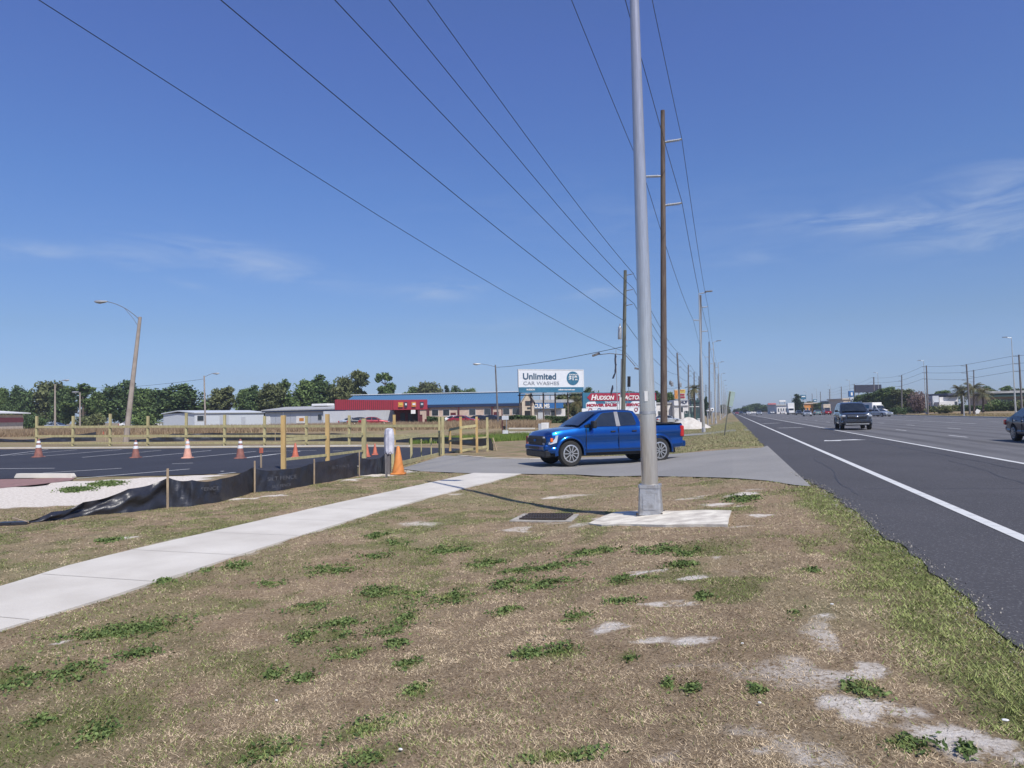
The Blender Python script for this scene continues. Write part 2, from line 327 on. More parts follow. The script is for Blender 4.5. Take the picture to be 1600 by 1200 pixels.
def blobmask(x, y, B, hf=0):
    m = np.zeros(x.shape); wob = (fbm(x, y, .35, 7)-.5)*1.5+hf*(fbm(x, y, .17, 19)-.5)
    for (cx, cy, rx, ry, dx, dy) in B:
        dxx, dyy = x-cx, y-cy; a = (dxx*dy-dyy*dx)/rx; b = (dxx*dx+dyy*dy)/ry
        m = np.maximum(m, np.clip(1.25-np.sqrt(a*a+b*b)+wob, 0, 1))
    return m
LPB = G(1017, 806)                       # foot of the near lamp post
EDGE = lambda y: 1.20+.33*nsst((19-np.asarray(y, float))/7)+.26*(fbm(np.asarray(y, float)*1., np.asarray(y, float)*0+3.3, 1.9, 17)-.2)+.10*(vnoise(np.asarray(y, float), np.asarray(y, float)*0, .28, 6)-.5)
def masks(x, y):
    g = blobmask(x, y, GB); s = .70*blobmask(x, y, SB, 2.6)
    n = fbm(x, y, 1.6, 3); n2 = fbm(x, y, .5, 11)
    g = np.maximum(g, .75*nsst((n-.47)*6)*nsst((n2-.38)*5)); g = np.maximum(g, .38*nsst((-1.5-x)/3)*nsst((n2-.3)*3))
    edge = nsst((x-EDGE(y)+.80-.15*nsst((6-y)/3)+(fbm(x, y, .8, 15)-.5)*.6)/.4)*nsst((2.2-x)/.3)*(.6+.4*nsst((fbm(x, y, .9, 5)-.3)*4)); edge = np.where((y < 23.5) & (x < 2), edge, 0)
    g = np.maximum(g, edge*(1-.9*np.clip(s*1.3, 0, 1)))
    # greener strip by the truck verge and past the driveway
    far = nsst((y-34)/4)*nsst((x+2.6)/2)*nsst((1.8-x)/.5); g = np.maximum(g, far*.5*nsst((fbm(x, y, 3, 9)-.35)*4))
    weed = inpoly(x, y, gp((560, 690), (700, 684), (760, 680), (840, 680), (838, 688), (760, 690))); g = np.maximum(g, weed*.9)
    s = np.maximum(s, inpoly(x, y, SANDL)*(1+.3*(n2-.5)))
    s = np.maximum(s, .5*nsst((fbm(x, y, 2.3, 21)-.60)*8)*nsst((vnoise(x, y, .3, 4)-.3)*3)*(x > -6.7)*(y < 16)*(x < .6))
    e = np.minimum(np.abs(x-SL(y)), np.abs(x-SR(y))); s = np.maximum(s, np.where((y < SWEND) & (e < .12) & (n2 > .5), .35, 0))
    s = np.clip(s*1.15-blobmask(x, y, GB)*.7, 0, 1)
    return g, s
def axis_pts(segs):
    out = [segs[0][0]]
    for a, b, st in segs:
        n = max(1, int(round((b-a)/st))); out += [a+(b-a)*i/n for i in range(1, n+1)]
    return np.array(out)
gx = axis_pts([(-1400, -400, 100), (-400, -120, 14), (-120, -40, 2.5), (-40, -12, .6), (-12, 1.6, .085), (1.6, 33, 3.14), (33, 60, .9), (60, 200, 14), (200, 1400, 100)])
gy = axis_pts([(-60, -4, 8), (-4, 1.2, .8), (1.2, 14, .085), (14, 28, .16), (28, 60, .5), (60, 120, 1.5), (120, 300, 8), (300, 2600, 60)])
GX, GY = np.meshgrid(gx, gy); GZ = nterr(GX, GY)
gm, smk = masks(GX, GY)
hard = inpoly(GX, GY, DRIVE) | inpoly(GX, GY, LOT) | inpoly(GX, GY, PAV) | ((GX > SL(GY)+.05) & (GX < SR(GY)-.05) & (GY < SWEND)) | ((GX > EDGE(GY)+.25) & (GX < 33))
GZ = GZ+(fbm(GX, GY, .5, 31)-.5)*.05*(np.abs(GX) < 14)*(GY < 30)*np.clip((EDGE(GY)-.05-GX)/.35, 0, 1)
GZ = np.where(hard, nterr(GX, GY)-.07, GZ)
ny, nx = GX.shape
me = bpy.data.meshes.new('ground'); nv = nx*ny
me.vertices.add(nv); me.vertices.foreach_set('co', np.stack([GX, GY, GZ], -1).astype(np.float32).ravel())
ii, jj = np.meshgrid(np.arange(nx-1), np.arange(ny-1)); q = (jj*nx+ii).ravel(); fc = np.stack([q, q+1, q+nx+1, q+nx], -1).astype(np.int32)
me.loops.add(fc.size); me.loops.foreach_set('vertex_index', fc.ravel()); me.polygons.add(len(fc)); me.polygons.foreach_set('loop_start', np.arange(0, fc.size, 4, dtype=np.int32))
me.update(calc_edges=True); me.polygons.foreach_set('use_smooth', [True]*len(fc))
for nm, arr in (('green', gm), ('sand', smk)):
    a = me.attributes.new(nm, 'FLOAT', 'POINT'); a.data.foreach_set('value', arr.astype(np.float32).ravel())
gmat = bpy.data.materials.new('dry_lawn'); gmat.use_nodes = True; N, L = gmat.node_tree.nodes, gmat.node_tree.links; B = N['Principled BSDF']; B.inputs['Roughness'].default_value = .95; B.inputs['Specular IOR Level'].default_value = .15
tcn = N.new('ShaderNodeTexCoord')
def nnoise(sc, det=6, rough=.6, st=None):
    n = N.new('ShaderNodeTexNoise'); n.inputs['Scale'].default_value = sc; n.inputs['Detail'].default_value = det; n.inputs['Roughness'].default_value = rough
    if st:
        mpx = N.new('ShaderNodeMapping'); mpx.inputs['Scale'].default_value = st; L.new(tcn.outputs['Object'], mpx.inputs[0]); L.new(mpx.outputs[0], n.inputs['Vector'])
    else: L.new(tcn.outputs['Object'], n.inputs['Vector'])
    return n.outputs['Fac']
def nmix(f, a, b, tree=None):
    x = N.new('ShaderNodeMix'); x.data_type = 'RGBA'
    for i, v in ((0, f), (6, a), (7, b)):
        if isinstance(v, tuple): x.inputs[i].default_value = (*v, 1)
        elif isinstance(v, (int, float)): x.inputs[i].default_value = v
        else: L.new(v, x.inputs[i])
    return x.outputs[2]
def nrng(v, a, b, c=0, d=1):
    r = N.new('ShaderNodeMapRange'); L.new(v, r.inputs[0]); r.inputs[1].default_value = a; r.inputs[2].default_value = b; r.inputs[3].default_value = c; r.inputs[4].default_value = d; return r.outputs[0]
def nm(op, a, b):
    x = N.new('ShaderNodeMath'); x.operation = op; x.use_clamp = True
    for i, v in enumerate((a, b)):
        if isinstance(v, (int, float)): x.inputs[i].default_value = v
        else: L.new(v, x.inputs[i])
    return x.outputs[0]
dry = nmix(nrng(nnoise(.55), .35, .65), (.36, .262, .16), (.285, .208, .125))
dry = nmix(nrng(nnoise(9, 8, .75), .3, .7), dry, nmix(nrng(nnoise(45, 5, .7), .36, .64), (.47, .365, .25), (.12, .08, .05)))
dry = nmix(nrng(nnoise(3.2, 7, .75), .50, .72, 0, .75), dry, (.19, .13, .085))
dry = nmix(nrng(nnoise(.25, 3), .52, .7), dry, (.25, .225, .12))
ag = N.new('ShaderNodeAttribute'); ag.attribute_name = 'green'; asd = N.new('ShaderNodeAttribute'); asd.attribute_name = 'sand'
gcol = nmix(nrng(nnoise(30, 5), .3, .7), (.08, .10, .03), (.20, .20, .08))
scol = nmix(nrng(nnoise(14, 8, .7), .35, .7), (.86, .80, .72), (.46, .39, .31))
fg = nm('MULTIPLY', ag.outputs['Fac'], nrng(nnoise(6, 6), .2, .55, .3, 1)); fs = nrng(nm('ADD', nm('MULTIPLY', asd.outputs['Fac'], 1.0), nrng(nm('MULTIPLY', nm('ADD', nnoise(7, 9, .8), nnoise(26, 6, .8)), .5), .36, .64, -.85, .55)), .14, .50)
L.new(nmix(fs, nmix(fg, dry, gcol), scol), B.inputs['Base Color'])
bp = N.new('ShaderNodeBump'); bp.inputs['Strength'].default_value = .9; bp.inputs['Distance'].default_value = .03; L.new(nnoise(28, 9, .75), bp.inputs['Height']); L.new(bp.outputs[0], B.inputs['Normal'])
me.materials.append(gmat); tag(link('ground', me), 'dry brown mown grass verge and field with sandy patches', None, None, 'structure')

# ---- sheets that follow the ground
def sheet(name, poly, m, off, step=1.0, kind='structure', label=None, parent=None, thick=0):
    xs = [p[0] for p in poly]; ys = [p[1] for p in poly]
    bm = bmesh.new(); vs = [bm.verts.new((p[0], p[1], 0)) for p in poly]; bm.faces.new(vs)
    x = math.floor(min(xs)/step)*step+step
    while x < max(xs):
        bmesh.ops.bisect_plane(bm, geom=bm.verts[:]+bm.edges[:]+bm.faces[:], plane_co=(x, 0, 0), plane_no=(1, 0, 0)); x += step
    y = math.floor(min(ys)/step)*step+step
    while y < max(ys):
        bmesh.ops.bisect_plane(bm, geom=bm.verts[:]+bm.edges[:]+bm.faces[:], plane_co=(0, y, 0), plane_no=(0, 1, 0)); y += step
    for v in bm.verts: v.co.z = terr(v.co.x, v.co.y)+off
    if thick:
        r = bmesh.ops.extrude_face_region(bm, geom=bm.faces[:]); 
        for v in [g for g in r['geom'] if isinstance(g, bmesh.types.BMVert)]: v.co.z -= thick
    bmesh.ops.recalc_face_normals(bm, faces=bm.faces)
    me = bpy.data.meshes.new(name); bm.to_mesh(me); bm.free(); me.materials.append(m); o = link(name, me, parent)
    if kind: o['kind'] = kind
    if label: o['label'] = label
    return o
def asphalt(name, base, base2, speck, streak=0):
    global N, L, tcn
    m = bpy.data.materials.new(name); m.use_nodes = True; N, L = m.node_tree.nodes, m.node_tree.links; b = N['Principled BSDF']; b.inputs['Roughness'].default_value = .85; b.inputs['Specular IOR Level'].default_value = .3
    tcn = N.new('ShaderNodeTexCoord')
    c = nmix(nrng(nnoise(.35, 4), .35, .65), base, base2)
    c = nmix(nrng(nnoise(38, 3, .7), .56, .66), c, speck)
    c = nmix(nrng(nnoise(1.0, 5, .6, (.25, .02, 1)), .55, .75, 0, .35), c, tuple(v*.6 for v in base))
    if streak:
        sx = N.new('ShaderNodeSeparateXYZ'); L.new(tcn.outputs['Object'], sx.inputs[0])
        w = N.new('ShaderNodeMath'); w.operation = 'SINE'; mu = N.new('ShaderNodeMath'); mu.operation = 'MULTIPLY'; mu.inputs[1].default_value = 2*pi/1.88; L.new(sx.outputs[0], mu.inputs[0]); L.new(mu.outputs[0], w.inputs[0])
        c = nmix(nm('MULTIPLY', nrng(w.outputs[0], .1, 1, 0, streak), nrng(nnoise(1.0, 4, .6, (.6, .05, 1)), .3, .6, .4, 1)), c, tuple(v*.5 for v in base))
    L.new(c, b.inputs['Base Color'])
    bp = N.new('ShaderNodeBump'); bp.inputs['Strength'].default_value = .6; bp.inputs['Distance'].default_value = .01; L.new(nnoise(90, 4), bp.inputs['Height']); L.new(bp.outputs[0], b.inputs['Normal'])
    MATS[name] = m; return m
M['asph'] = asphalt('shoulder_asphalt', (.074, .071, .076), (.061, .059, .063), (.15, .15, .155))
M['lane'] = asphalt('lane_asphalt', (.150, .146, .148), (.122, .119, .122), (.2, .2, .2), .8)
M['drive'] = asphalt('driveway_asphalt', (.28, .268, .25), (.235, .226, .213), (.36, .36, .36))
M['lot'] = asphalt('new_asphalt', (.040, .042, .055), (.033, .035, .047), (.07, .07, .08))
ed = [(float(EDGE(y)), y) for y in np.arange(-6, 60, .09)]
sheet('road_shoulder', [(6.9, -6)]+ed+[(1.25, 60), (1.25, 1500), (6.9, 1500)][::1], M['asph'], .012, 60)
sheet('road_lanes', [(6.9, -6), (33, -6), (33, 1500), (6.9, 1500)], M['lane'], .012, 200)
sheet('sidewalk', [(float(SL(q)), q) for q in (-6, 0)]+[(float(SL(q)), q) for q in np.arange(2, SWEND, .3)]+[(float(SL(SWEND)), SWEND+.15), (float(SR(SWEND)), SWEND)]+[(float(SR(q)), q) for q in np.arange(2, SWEND, .3)[::-1]]+[(float(SR(q)), q) for q in (0, -6)], M['conc'], .022, 1.5, thick=.12)
sheet('driveway', DRIVE, M['drive'], .014, 1.2)
sheet('parking_lot', LOT, M['lot'], .006, 4)
sheet('paver_strip', PAV, M['paver'], .004, 2)
# sidewalk joints
jb = MB()
for k in range(-3, 12):
    y = k*1.55+.4
    if y < SWEND-.3 and y > -4: a_, b_ = float(SL(y))+.03, float(SR(y))-.03; jb.add([(a_, y-.005, terr(a_, y)+.0255), (b_, y-.005, terr(b_, y)+.0255), (b_, y+.005, terr(b_, y)+.0255), (a_, y+.005, terr(a_, y)+.0255)], [(0, 1, 2, 3)])
# markings
def stripe(mb, a, b, w, off=.018, n=1):
    a, b = Vector(a[:2]), Vector(b[:2]); d = (b-a).normalized(); u = Vector((-d.y, d.x))*w/2
    for i in range(n):
        p, q_ = a+(b-a)*i/n, a+(b-a)*(i+1)/n
        mb.add([(*(v), terr(v.x, v.y)+off) for v in (p-u, q_-u, q_+u, p+u)], [(0, 1, 2, 3)])
ln = MB()
stripe(ln, (2.98, -6), (2.98, 900), .16); stripe(ln, (6.95, -6), (6.95, 900), .16)
stripe(ln, (20.2, 70), (20.2, 900), .15); stripe(ln, (20.4, -6), (20.4, 62), .15); stripe(ln, (31.9, -6), (31.9, 900), .15)
for x, y0 in ((10.75, 2), (14.6, 5), (24.0, 3), (27.8, 7)):
    for k in range(50): stripe(ln, (x, y0+12.2*k), (x, y0+12.2*k+3), .12)
def arrow(x, y):   # right-turn arrow seen from traffic coming the other way
    z = terr(x, y)+.019
    P = [(x-.12, y+2.6), (x+.12, y+2.6), (x+.12, y+.6), (x-.5, y-.4), (x-.5, y-1.1), (x-1.3, y+.1), (x-.5, y+1.2), (x-.5, y+.35), (x-.12, y+1.0)]
    ln.add([(a, b, z) for a, b in P], [tuple(range(len(P)))])
def arrow2(px0, px1, py):
    a, b = G(px0, py+1), G(px1, py-1); c = (a+b)/2; d = (b-a); d.z = 0; u = d.normalized(); v = Vector((-u.y, u.x, 0)); L_ = d.length
    P = [(-.5, -.25), (-.18, .35), (-.18, .12), (.5, .30), (.5, -.3), (-.05, -.14), (-.18, -.45)]
    ln.add([(c.x+u.x*p[0]*L_+v.x*p[1]*1.4, c.y+u.y*p[0]*L_+v.y*p[1]*1.4, terr(c.x, c.y)+.019) for p in P], [tuple(range(len(P)))])
arrow2(1279, 1344, 688.5)
for (a, b, y) in ((1216, 1254, 668.5), (1192, 1217, 661.5)):
    p, q_ = G(a, y+.6), G(b, y-.4); stripe(ln, p, q_, .5)
for y in (120, 150): stripe(ln, (4.2, y), (5.6, y+1.2), .5)
cr_ = MB(); rnc = random.Random(8)
def crack(x, y, n, dx, dy, w):
    pts = [(x, y)]
    for i in range(n): pts.append((pts[-1][0]+dx+rnc.uniform(-.07, .07), pts[-1][1]+dy*rnc.uniform(.6, 1.4)))
    for a, b in zip(pts, pts[1:]): stripe(cr_, a, b, w*rnc.uniform(.6, 1.3), .0155)
crack(6.55, 7, 90, 0, .6, .022); crack(4.6, 9, 26, .02, .5, .014); crack(2.0, 13, 22, .01, .45, .012)
for y in (14, 23.5, 37, 52): crack(2.2, y, 22, .22, .03, .016)
for x, y in ((8.8, 20), (12.6, 27), (9.5, 44)): crack(x, y, 30, .0, .5, .02)
cr_.build('tar_cracks', mat('tar_seal', (.03, .03, .033), .5))['kind'] = 'structure'
ln.build('lane_markings', M['line'])['kind'] = 'structure'
pl = MB()
for a, b in (((-60, 733), (85, 732)), ((67, 739.5), (190, 732)), ((120, 748), (296, 733.2)), ((269, 725), (302, 723.8)), ((340, 741.5), (368, 738.5)), ((0, 712), (75, 702.5)), ((20, 711.5), (120, 703)), ((67, 713), (190, 702.5)), ((128, 715), (252, 703.8)), ((217, 715), (330, 704)), ((302, 715), (400, 705.5)), ((385, 715), (468, 705.5)), ((345, 737), (350, 736.5)), ((410, 705.5), (495, 703.8)), ((384, 716), (470, 705)), ((-60, 716), (20, 711)), ((520, 704.7), (536, 704.5))):
    stripe(pl, G(*a), G(*b), .11, .012, 4)
pl.build('parking_lines', M['line2'])['kind'] = 'structure'
# kerbs round the lot and the road's far side
def kerb(name, pts, w=.18, h=.13, m=None):
    mb = MB()
    for p, q_ in zip(pts, pts[1:]): mb.beam((p[0], p[1], terr(p[0], p[1])+h/2-.03), (q_[0], q_[1], terr(q_[0], q_[1])+h/2-.03), w, h)
    o = mb.build(name, m or M['conc']); o['kind'] = 'structure'; return o
kerb('lot_kerb', gp((-900, 711.5), (-300, 704), (0, 701), (150, 700.5), (300, 699.5), (430, 698.5), (560, 697.5), (640, 698.2)))
kerb('lot_kerb', gp((440, 736), (560, 729.5)), .15, .08)
kerb('far_kerb', [(33.1, -6), (33.1, 900)], .3, .2)
kerb('driveway_edge', gp((715, 712), (760, 715.5), (830, 717), (905, 716)), .14, .06)
jb.build('sidewalk_joints', mat('joint_dirt', (.47, .435, .385), .95))['kind'] = 'structure'
# far verge driveways crossing the grass strip
for y in (58, 96): sheet('side_driveway', [(-9, y-2), (1.3, y-3.2), (1.3, y+3.2), (-9, y+2)], M['drive'], .012, 2)
for y0 in (40, 68): sheet('far_sidewalk', [(SWL, y0), (SWR, y0), (SWR, y0+(14 if y0 < 50 else 100)), (SWL, y0+(14 if y0 < 50 else 100))], M['conc'], .02, 2)

# ------------------------------------------------------------------ grass, weeds
rng = np.random.default_rng(5)
def blades(n, x, y, h, w, lean, tint, m, name, zf=None):
    a = rng.uniform(0, 2*pi, n); z = nterr(x, y)+(fbm(x, y, .5, 31)-.5)*.05*((np.abs(x) < 14) & (y < 30))*np.clip((EDGE(y)-.05-x)/.35, 0, 1)-.004
    if zf is not None: z = z+zf
    dx, dy = np.cos(a)*w/2, np.sin(a)*w/2; b = rng.uniform(0, 2*pi, n); lx, ly = np.cos(b)*h*lean, np.sin(b)*h*lean
    v = np.empty((n, 3, 3)); v[:, 0] = np.stack([x-dx, y-dy, z], -1); v[:, 1] = np.stack([x+dx, y+dy, z], -1); v[:, 2] = np.stack([x+lx, y+ly, z+h], -1)
    return fastmesh(name, v.reshape(-1, 3), 3, m, tint)
def sample(n, near=2.2, far=30, xmin=-15, xmax=1.95):
    "more blades where they show larger"
    u = rng.random(n); r = near*(far/near)**u; th = rng.uniform(R(-60), R(40), n); x = r*np.sin(th); y = r*np.cos(th)
    k = (x > xmin) & (x < xmax) & (y > 1); return x[k], y[k]
def free(x, y):
    k = ~(inpoly(x, y, DRIVE) | inpoly(x, y, PAV) | inpoly(x, y, LOT)) & ~((x > SL(y)+.03) & (x < SR(y)-.03) & (y < SWEND)) & (x < EDGE(y)+.03)
    k &= ~((np.abs(x-SLABC[0]) < 1.25) & (np.abs(y-SLABC[1]) < .0)); return k & ~inpoly(x, y, SLAB) & ~inpoly(x, y, DRAIN)
SLAB = gp((919, 821), (940, 823.5), (985, 822.5), (1040, 824), (1100, 823), (1137, 823.5), (1139, 812), (1143, 801), (1100, 800), (1060, 801.5), (1000, 801), (962, 803), (944, 809)); SLABC = (0, 0)
DRAIN = gp((796, 815), (893, 816), (905, 805), (818, 804))
x, y = sample(950000); k = free(x, y); x, y = x[k], y[k]; g_, s_ = masks(x, y)
clump = fbm(x, y, .16, 77); k = rng.random(len(x)) > (s_*1.05+.40*(clump < .42)); x, y, g_, s_, clump = x[k], y[k], g_[k], s_[k], clump[k]
r = np.hypot(x, y); n = len(x); gr = rng.random(n) < g_*.75+.02+.20*nsst((fbm(x, y, 1.3, 61)-.48)*5)*nsst((2-x)/5)
t = np.clip(rng.normal(.45, .28, n)+(clump-.5)*1.2+(fbm(x, y, 1.1, 44)-.5)*.7, 0, 1)
dryM = attr_mat('dry_grass', (.11, .075, .04), (.73, .585, .39), rough=.9); oliveM = attr_mat('green_grass', (.07, .10, .02), (.33, .37, .13), rough=.7)
k = ~gr; tag(link('dry_grass', blades(k.sum(), x[k], y[k], rng.uniform(.005, .017, k.sum()), (.0022+.00095*r[k]), 2.2, t[k], dryM, 'dry_grass')), 'tan mown dead grass blades over the verge', 'grass', None, 'stuff')
k = gr; tag(link('green_grass', blades(k.sum(), x[k], y[k], rng.uniform(.008, .028, k.sum())*(1+.3*(x[k] > .5)), (.0026+.00105*r[k]), 1.1, np.clip(t[k]+.25*(x[k] > .1)-.1, 0, 1), oliveM, 'green_grass')), 'olive green grass along the road edge and in scattered patches', 'grass', None, 'stuff')
# leafy low weeds in the marked patches
xs, ys = [], []
for (cx, cy, rx, ry, dx, dy) in GB:
    c = int(2000*min(rx*ry*6, 2.5)+120); a = rng.normal(0, .6, c)*rx; b = rng.normal(0, .6, c)*ry
    xs.append(cx+a*dy+b*dx); ys.append(cy-a*dx+b*dy)
x = np.concatenate(xs); y = np.concatenate(ys); cl_ = fbm(x, y, .13, 90); k = free(x, y) & (cl_ > .42); x, y, cl_ = x[k], y[k], cl_[k]; n = len(x)
def leafquads(x, y, z, s, flat=.6):
    n = len(x); d1 = rng.normal(size=(n, 3)); d1[:, 2] *= flat; d1 /= np.linalg.norm(d1, axis=1)[:, None]; d2 = rng.normal(size=(n, 3)); d2[:, 2] *= flat; d2 -= d1*(d1*d2).sum(1)[:, None]; d2 /= np.linalg.norm(d2, axis=1)[:, None]
    c = np.stack([x, y, z], -1); s = s[:, None]; v = np.empty((n, 4, 3)); v[:, 0] = c-d1*s; v[:, 1] = c-d2*s*.5; v[:, 2] = c+d1*s; v[:, 3] = c+d2*s*.5; return v.reshape(-1, 3)
z = nterr(x, y)+(fbm(x, y, .5, 31)-.5)*.05+rng.uniform(.002, .034, n)*np.clip((cl_-.4)*4, .25, 1)
rr = np.hypot(x, y); tag(link('low_weeds', fastmesh('low_weeds', leafquads(x, y, z, rng.uniform(.007, .017, n)*(.75+.09*rr)), 4, LEAF[7], np.clip(rng.normal(.45, .3, n), 0, 1))), 'low green leafy weeds growing in the dry lawn', 'weeds', None, 'stuff')
ng = 3600; y = 1.5+rng.random(ng)**1.5*16; x = EDGE(y)+rng.normal(.0, .07, ng); z = np.where(x > EDGE(y), nterr(x, y)+.016, nterr(x, y)+.01)
tag(link('edge_gravel', fastmesh('edge_gravel', leafquads(x, y, z, rng.uniform(.003, .009, ng)*(.8+.06*y), .9), 4, attr_mat('gravel_mix', (.10, .09, .08), (.5, .46, .4)), rng.random(ng))), 'loose gravel and sand grains along the broken asphalt edge', 'gravel', None, 'stuff')
# tall dry field grass beyond the lot, and green growth by the ditch
def band(name, poly, n, hmin, hmax, w, m, lab, cat='grass'):
    xs = [p[0] for p in poly]; ys = [p[1] for p in poly]; x = rng.uniform(min(xs), max(xs), n*3); y = rng.uniform(min(ys), max(ys), n*3); k = inpoly(x, y, poly); x, y = x[k][:n], y[k][:n]; c = len(x)
    cl = fbm(x, y, 2.5, 55)
    o = link(name, blades(c, x, y, rng.uniform(hmin, hmax, c)*(.5+cl), w*rng.uniform(.6, 1.4, c), .35, np.clip(rng.normal(.5, .25, c)+cl-.5, 0, 1), m, name)); tag(o, lab, cat, None, 'stuff')
def camregion(px0, px1, d0, d1): return [tuple(V(a, d)[:2]) for a, d in ((px0, d0), (px1, d0), (px1, d1), (px0, d1))]
fieldM = attr_mat('field_grass', (.17, .115, .075), (.36, .27, .17), rough=.95); ditchM = attr_mat('ditch_weeds', (.06, .11, .02), (.2, .27, .06))
band('field_grass', camregion(-60, 860, 76, 112), 90000, .25, .75, .07, fieldM, 'tall brown dead grass in the field beyond the black silt fence')
band('verge_weeds', gp((640, 689), (700, 686), (760, 681), (850, 678), (850, 686.5), (760, 691), (640, 694)), 20000, .15, .4, .05, ditchM, 'bright green weeds behind the gate by the ditch', 'weeds')
band('rough_grass', gp((700, 684), (775, 679), (850, 675), (1000, 668), (1000, 673), (850, 679), (700, 688)), 16000, .15, .45, .06, fieldM, 'brown rough grass behind the green weeds by the truck')
x = rng.uniform(-7, 1.3, 60000); y = 31+rng.random(60000)**1.3*70; k = free(x, y); x, y = x[k], y[k]
tag(link('verge_grass', blades(len(x), x, y, rng.uniform(.02, .07, len(x)), .03+0*x, .8, np.clip(rng.normal(.5, .25, len(x))+(x > -2)*.15, 0, 1), attr_mat('verge_grass_mat', (.11, .115, .045), (.37, .36, .19)), 'verge_grass')), 'yellowish mown grass on the verge beyond the driveway', 'grass', None, 'stuff')
x = rng.uniform(33.4, 44, 30000); y = rng.uniform(20, 170, 30000)
tag(link('far_verge_grass', blades(len(x), x, y, rng.uniform(.03, .14, len(x)), .07+0*x, .8, rng.random(len(x)), attr_mat('far_grass_mat', (.15, .12, .05), (.36, .29, .15)), 'far_verge_grass')), 'brownish grass strip across the road before the hedge', 'grass', None, 'stuff')
# bits of litter and shells in the near grass
for i, (px, py, s) in enumerate([(432, 1099, .012), (626, 1177, .013), (1300, 948, .014), (1571, 1132, .017), (1187, 1104, .010), (1160, 1010, .010)]):
    p = G(px, py); mb = MB(); mb.ell((0, 0, .02), (s, s*.55, .006), 5, 4)
    o = mb.build('litter_scrap', M['white'], None, True); o.location = p
    tag(o, ['white scrap of litter in the lower left grass', 'white scrap on dark grass at the bottom edge', 'small white scrap right of the lamp slab, mid verge', 'pale shell scrap on the sandy road edge', 'tiny white scrap left of the sandy patch', 'tiny white scrap on bare brown grass'][i], 'litter')
# ------------------------------------------------------------------ lamp posts and slab
tag(sheet('lamp_slab', SLAB, M['slab'], .035, .5, None, thick=.1), 'cracked white concrete slab around the foot of the nearest lamp post', 'slab')
dr = thing('storm_drain', 'rusty storm drain grate in a concrete rim, left of the lamp slab', 'drain')
sheet('rim', DRAIN, mat('drain_concrete', (.46, .43, .37), .9, c2=(.32, .29, .25), scale=6, bump=.3), .02, .5, None, parent=dr, thick=.08)
dc = [Vector(G(*p)) for p in ((812, 813.5), (884, 814.5), (895, 806.5), (826, 806))]
dg_ = MB(); 
def bil(u, v): return dc[0]*(1-u)*(1-v)+dc[1]*u*(1-v)+dc[2]*u*v+dc[3]*(1-u)*v
def up(p, h): return Vector((p.x, p.y, terr(p.x, p.y)+h))
for k in range(17): dg_.beam(up(bil((k+.5)/17, 0), .035), up(bil((k+.5)/17, 1), .035), .025, .03)
for v in (0, .33, .66, 1): dg_.beam(up(bil(0, v), .038), up(bil(1, v), .038), .03, .03)
dg_.build('grate', M['iron'], dr)
pit_shade = MB(); pit_shade.add([up(bil(u, v), .024) for u, v in ((0, 0), (1, 0), (1, 1), (0, 1))], [(0, 1, 2, 3)]); pit_shade.build('pit_shade', M['black'], dr)  # flat black sheet below the bars stands in for the shade inside the drain

def lamp_post(label, loc, group, H=12.1, side=1, lean=(0, 0), detail=True, r0=.134, r1=.05):
    t = thing('street_lamp', label, 'street lamp', loc, 0, group); b = MB()
    if detail:
        sq = lambda z, w: [(w*a, w*c, z) for a, c in ((-1, -.86), (-.86, -1), (.86, -1), (1, -.86), (1, .86), (.86, 1), (-.86, 1), (-1, .86))]
        b.loft([sq(.03, .185), sq(.08, .18), sq(.40, .162), sq(.45, .158)])
        b.loft([sq(.45, .168), sq(.50, .168)])
        b.box((0, -.176, .24), (.2, .012, .24), rx=-.06)
        base = b.build('base', M['alubase'], t)
        for sx in (-1, 1):
            for sy in (-1, 1): bt = MB(); bt.tube([(sx*.19, sy*.19, .03), (sx*.19, sy*.19, .07)], .018, 6); bt.build('bolt', M['iron'], base)
    else: b.tube([(0, 0, .0), (0, 0, .45)], [.2, .16], 6); b.build('base', M['alubase'], t)
    if detail:
        bd_ = MB(); bd_.tube([(0, 0, 1.62), (0, 0, 1.66)], r0*.955+.004, 24, False); bd_.build('strap', M['galv'], t, 40)
        tg = MB(); tg.box((0, -r0*.96, 1.9), (.05, .008, .16)); tg.build('tag_plate', M['white'], t)
    p = MB(); n = 24 if detail else 8; pts = [(0, 0, .47+(H-.47)*k/12) for k in range(13)]
    p.tube(pts, [r0+(r1-r0)*k/12 for k in range(13)], n); p.build('pole', M['alu'], t, True)
    a = MB(); a.tube([(0, 0, H-.02), (side*.3, 0, H+.02), (side*.62, 0, H+.06)], [.045, .04, .035], 6); arm = a.build('arm', M['galv'], t, True)
    h = MB(); h.loft([[(side*x, y*w, H+.10+z) for y, z in ((-1, 0), (-.8, .09), (.8, .09), (1, 0))] for x, w in ((.5, .06), (.6, .15), (1.05, .17), (1.15, .09))])
    h.build('lamp_head', M['polefar'], t)
    t.rotation_euler = (lean[0], lean[1], 0); return t
G1 = 'silver street lamps in a row along the left verge'
near = lamp_post('tall shiny silver lamp post standing on the white slab, nearest the camera', (LPB.x, LPB.y, LPB.z+.0), G1, lean=(0, R(-.35)))
ords = ['second', 'third', 'fourth', 'fifth', 'sixth', 'seventh', 'eighth', 'ninth', 'tenth', 'eleventh']
lp2 = V(1099.5, 61); lp = lamp_post('silver street lamp just beyond the driveway, its head in front of the tall wood pole', lp2, G1, detail=False, lean=(0, R(-.3)))
p3 = V(1118.7, 104); stp = Vector((-.0, 46.3, 0))
for k in range(9):
    l = copy_tree(lp, (p3.x, p3.y+46.3*k, terr(p3.x, 0)+.0)); l['label'] = '%s silver street lamp down the left verge, counting from the camera' % ords[k+1]
G2 = 'street lamps along the far side of the road'
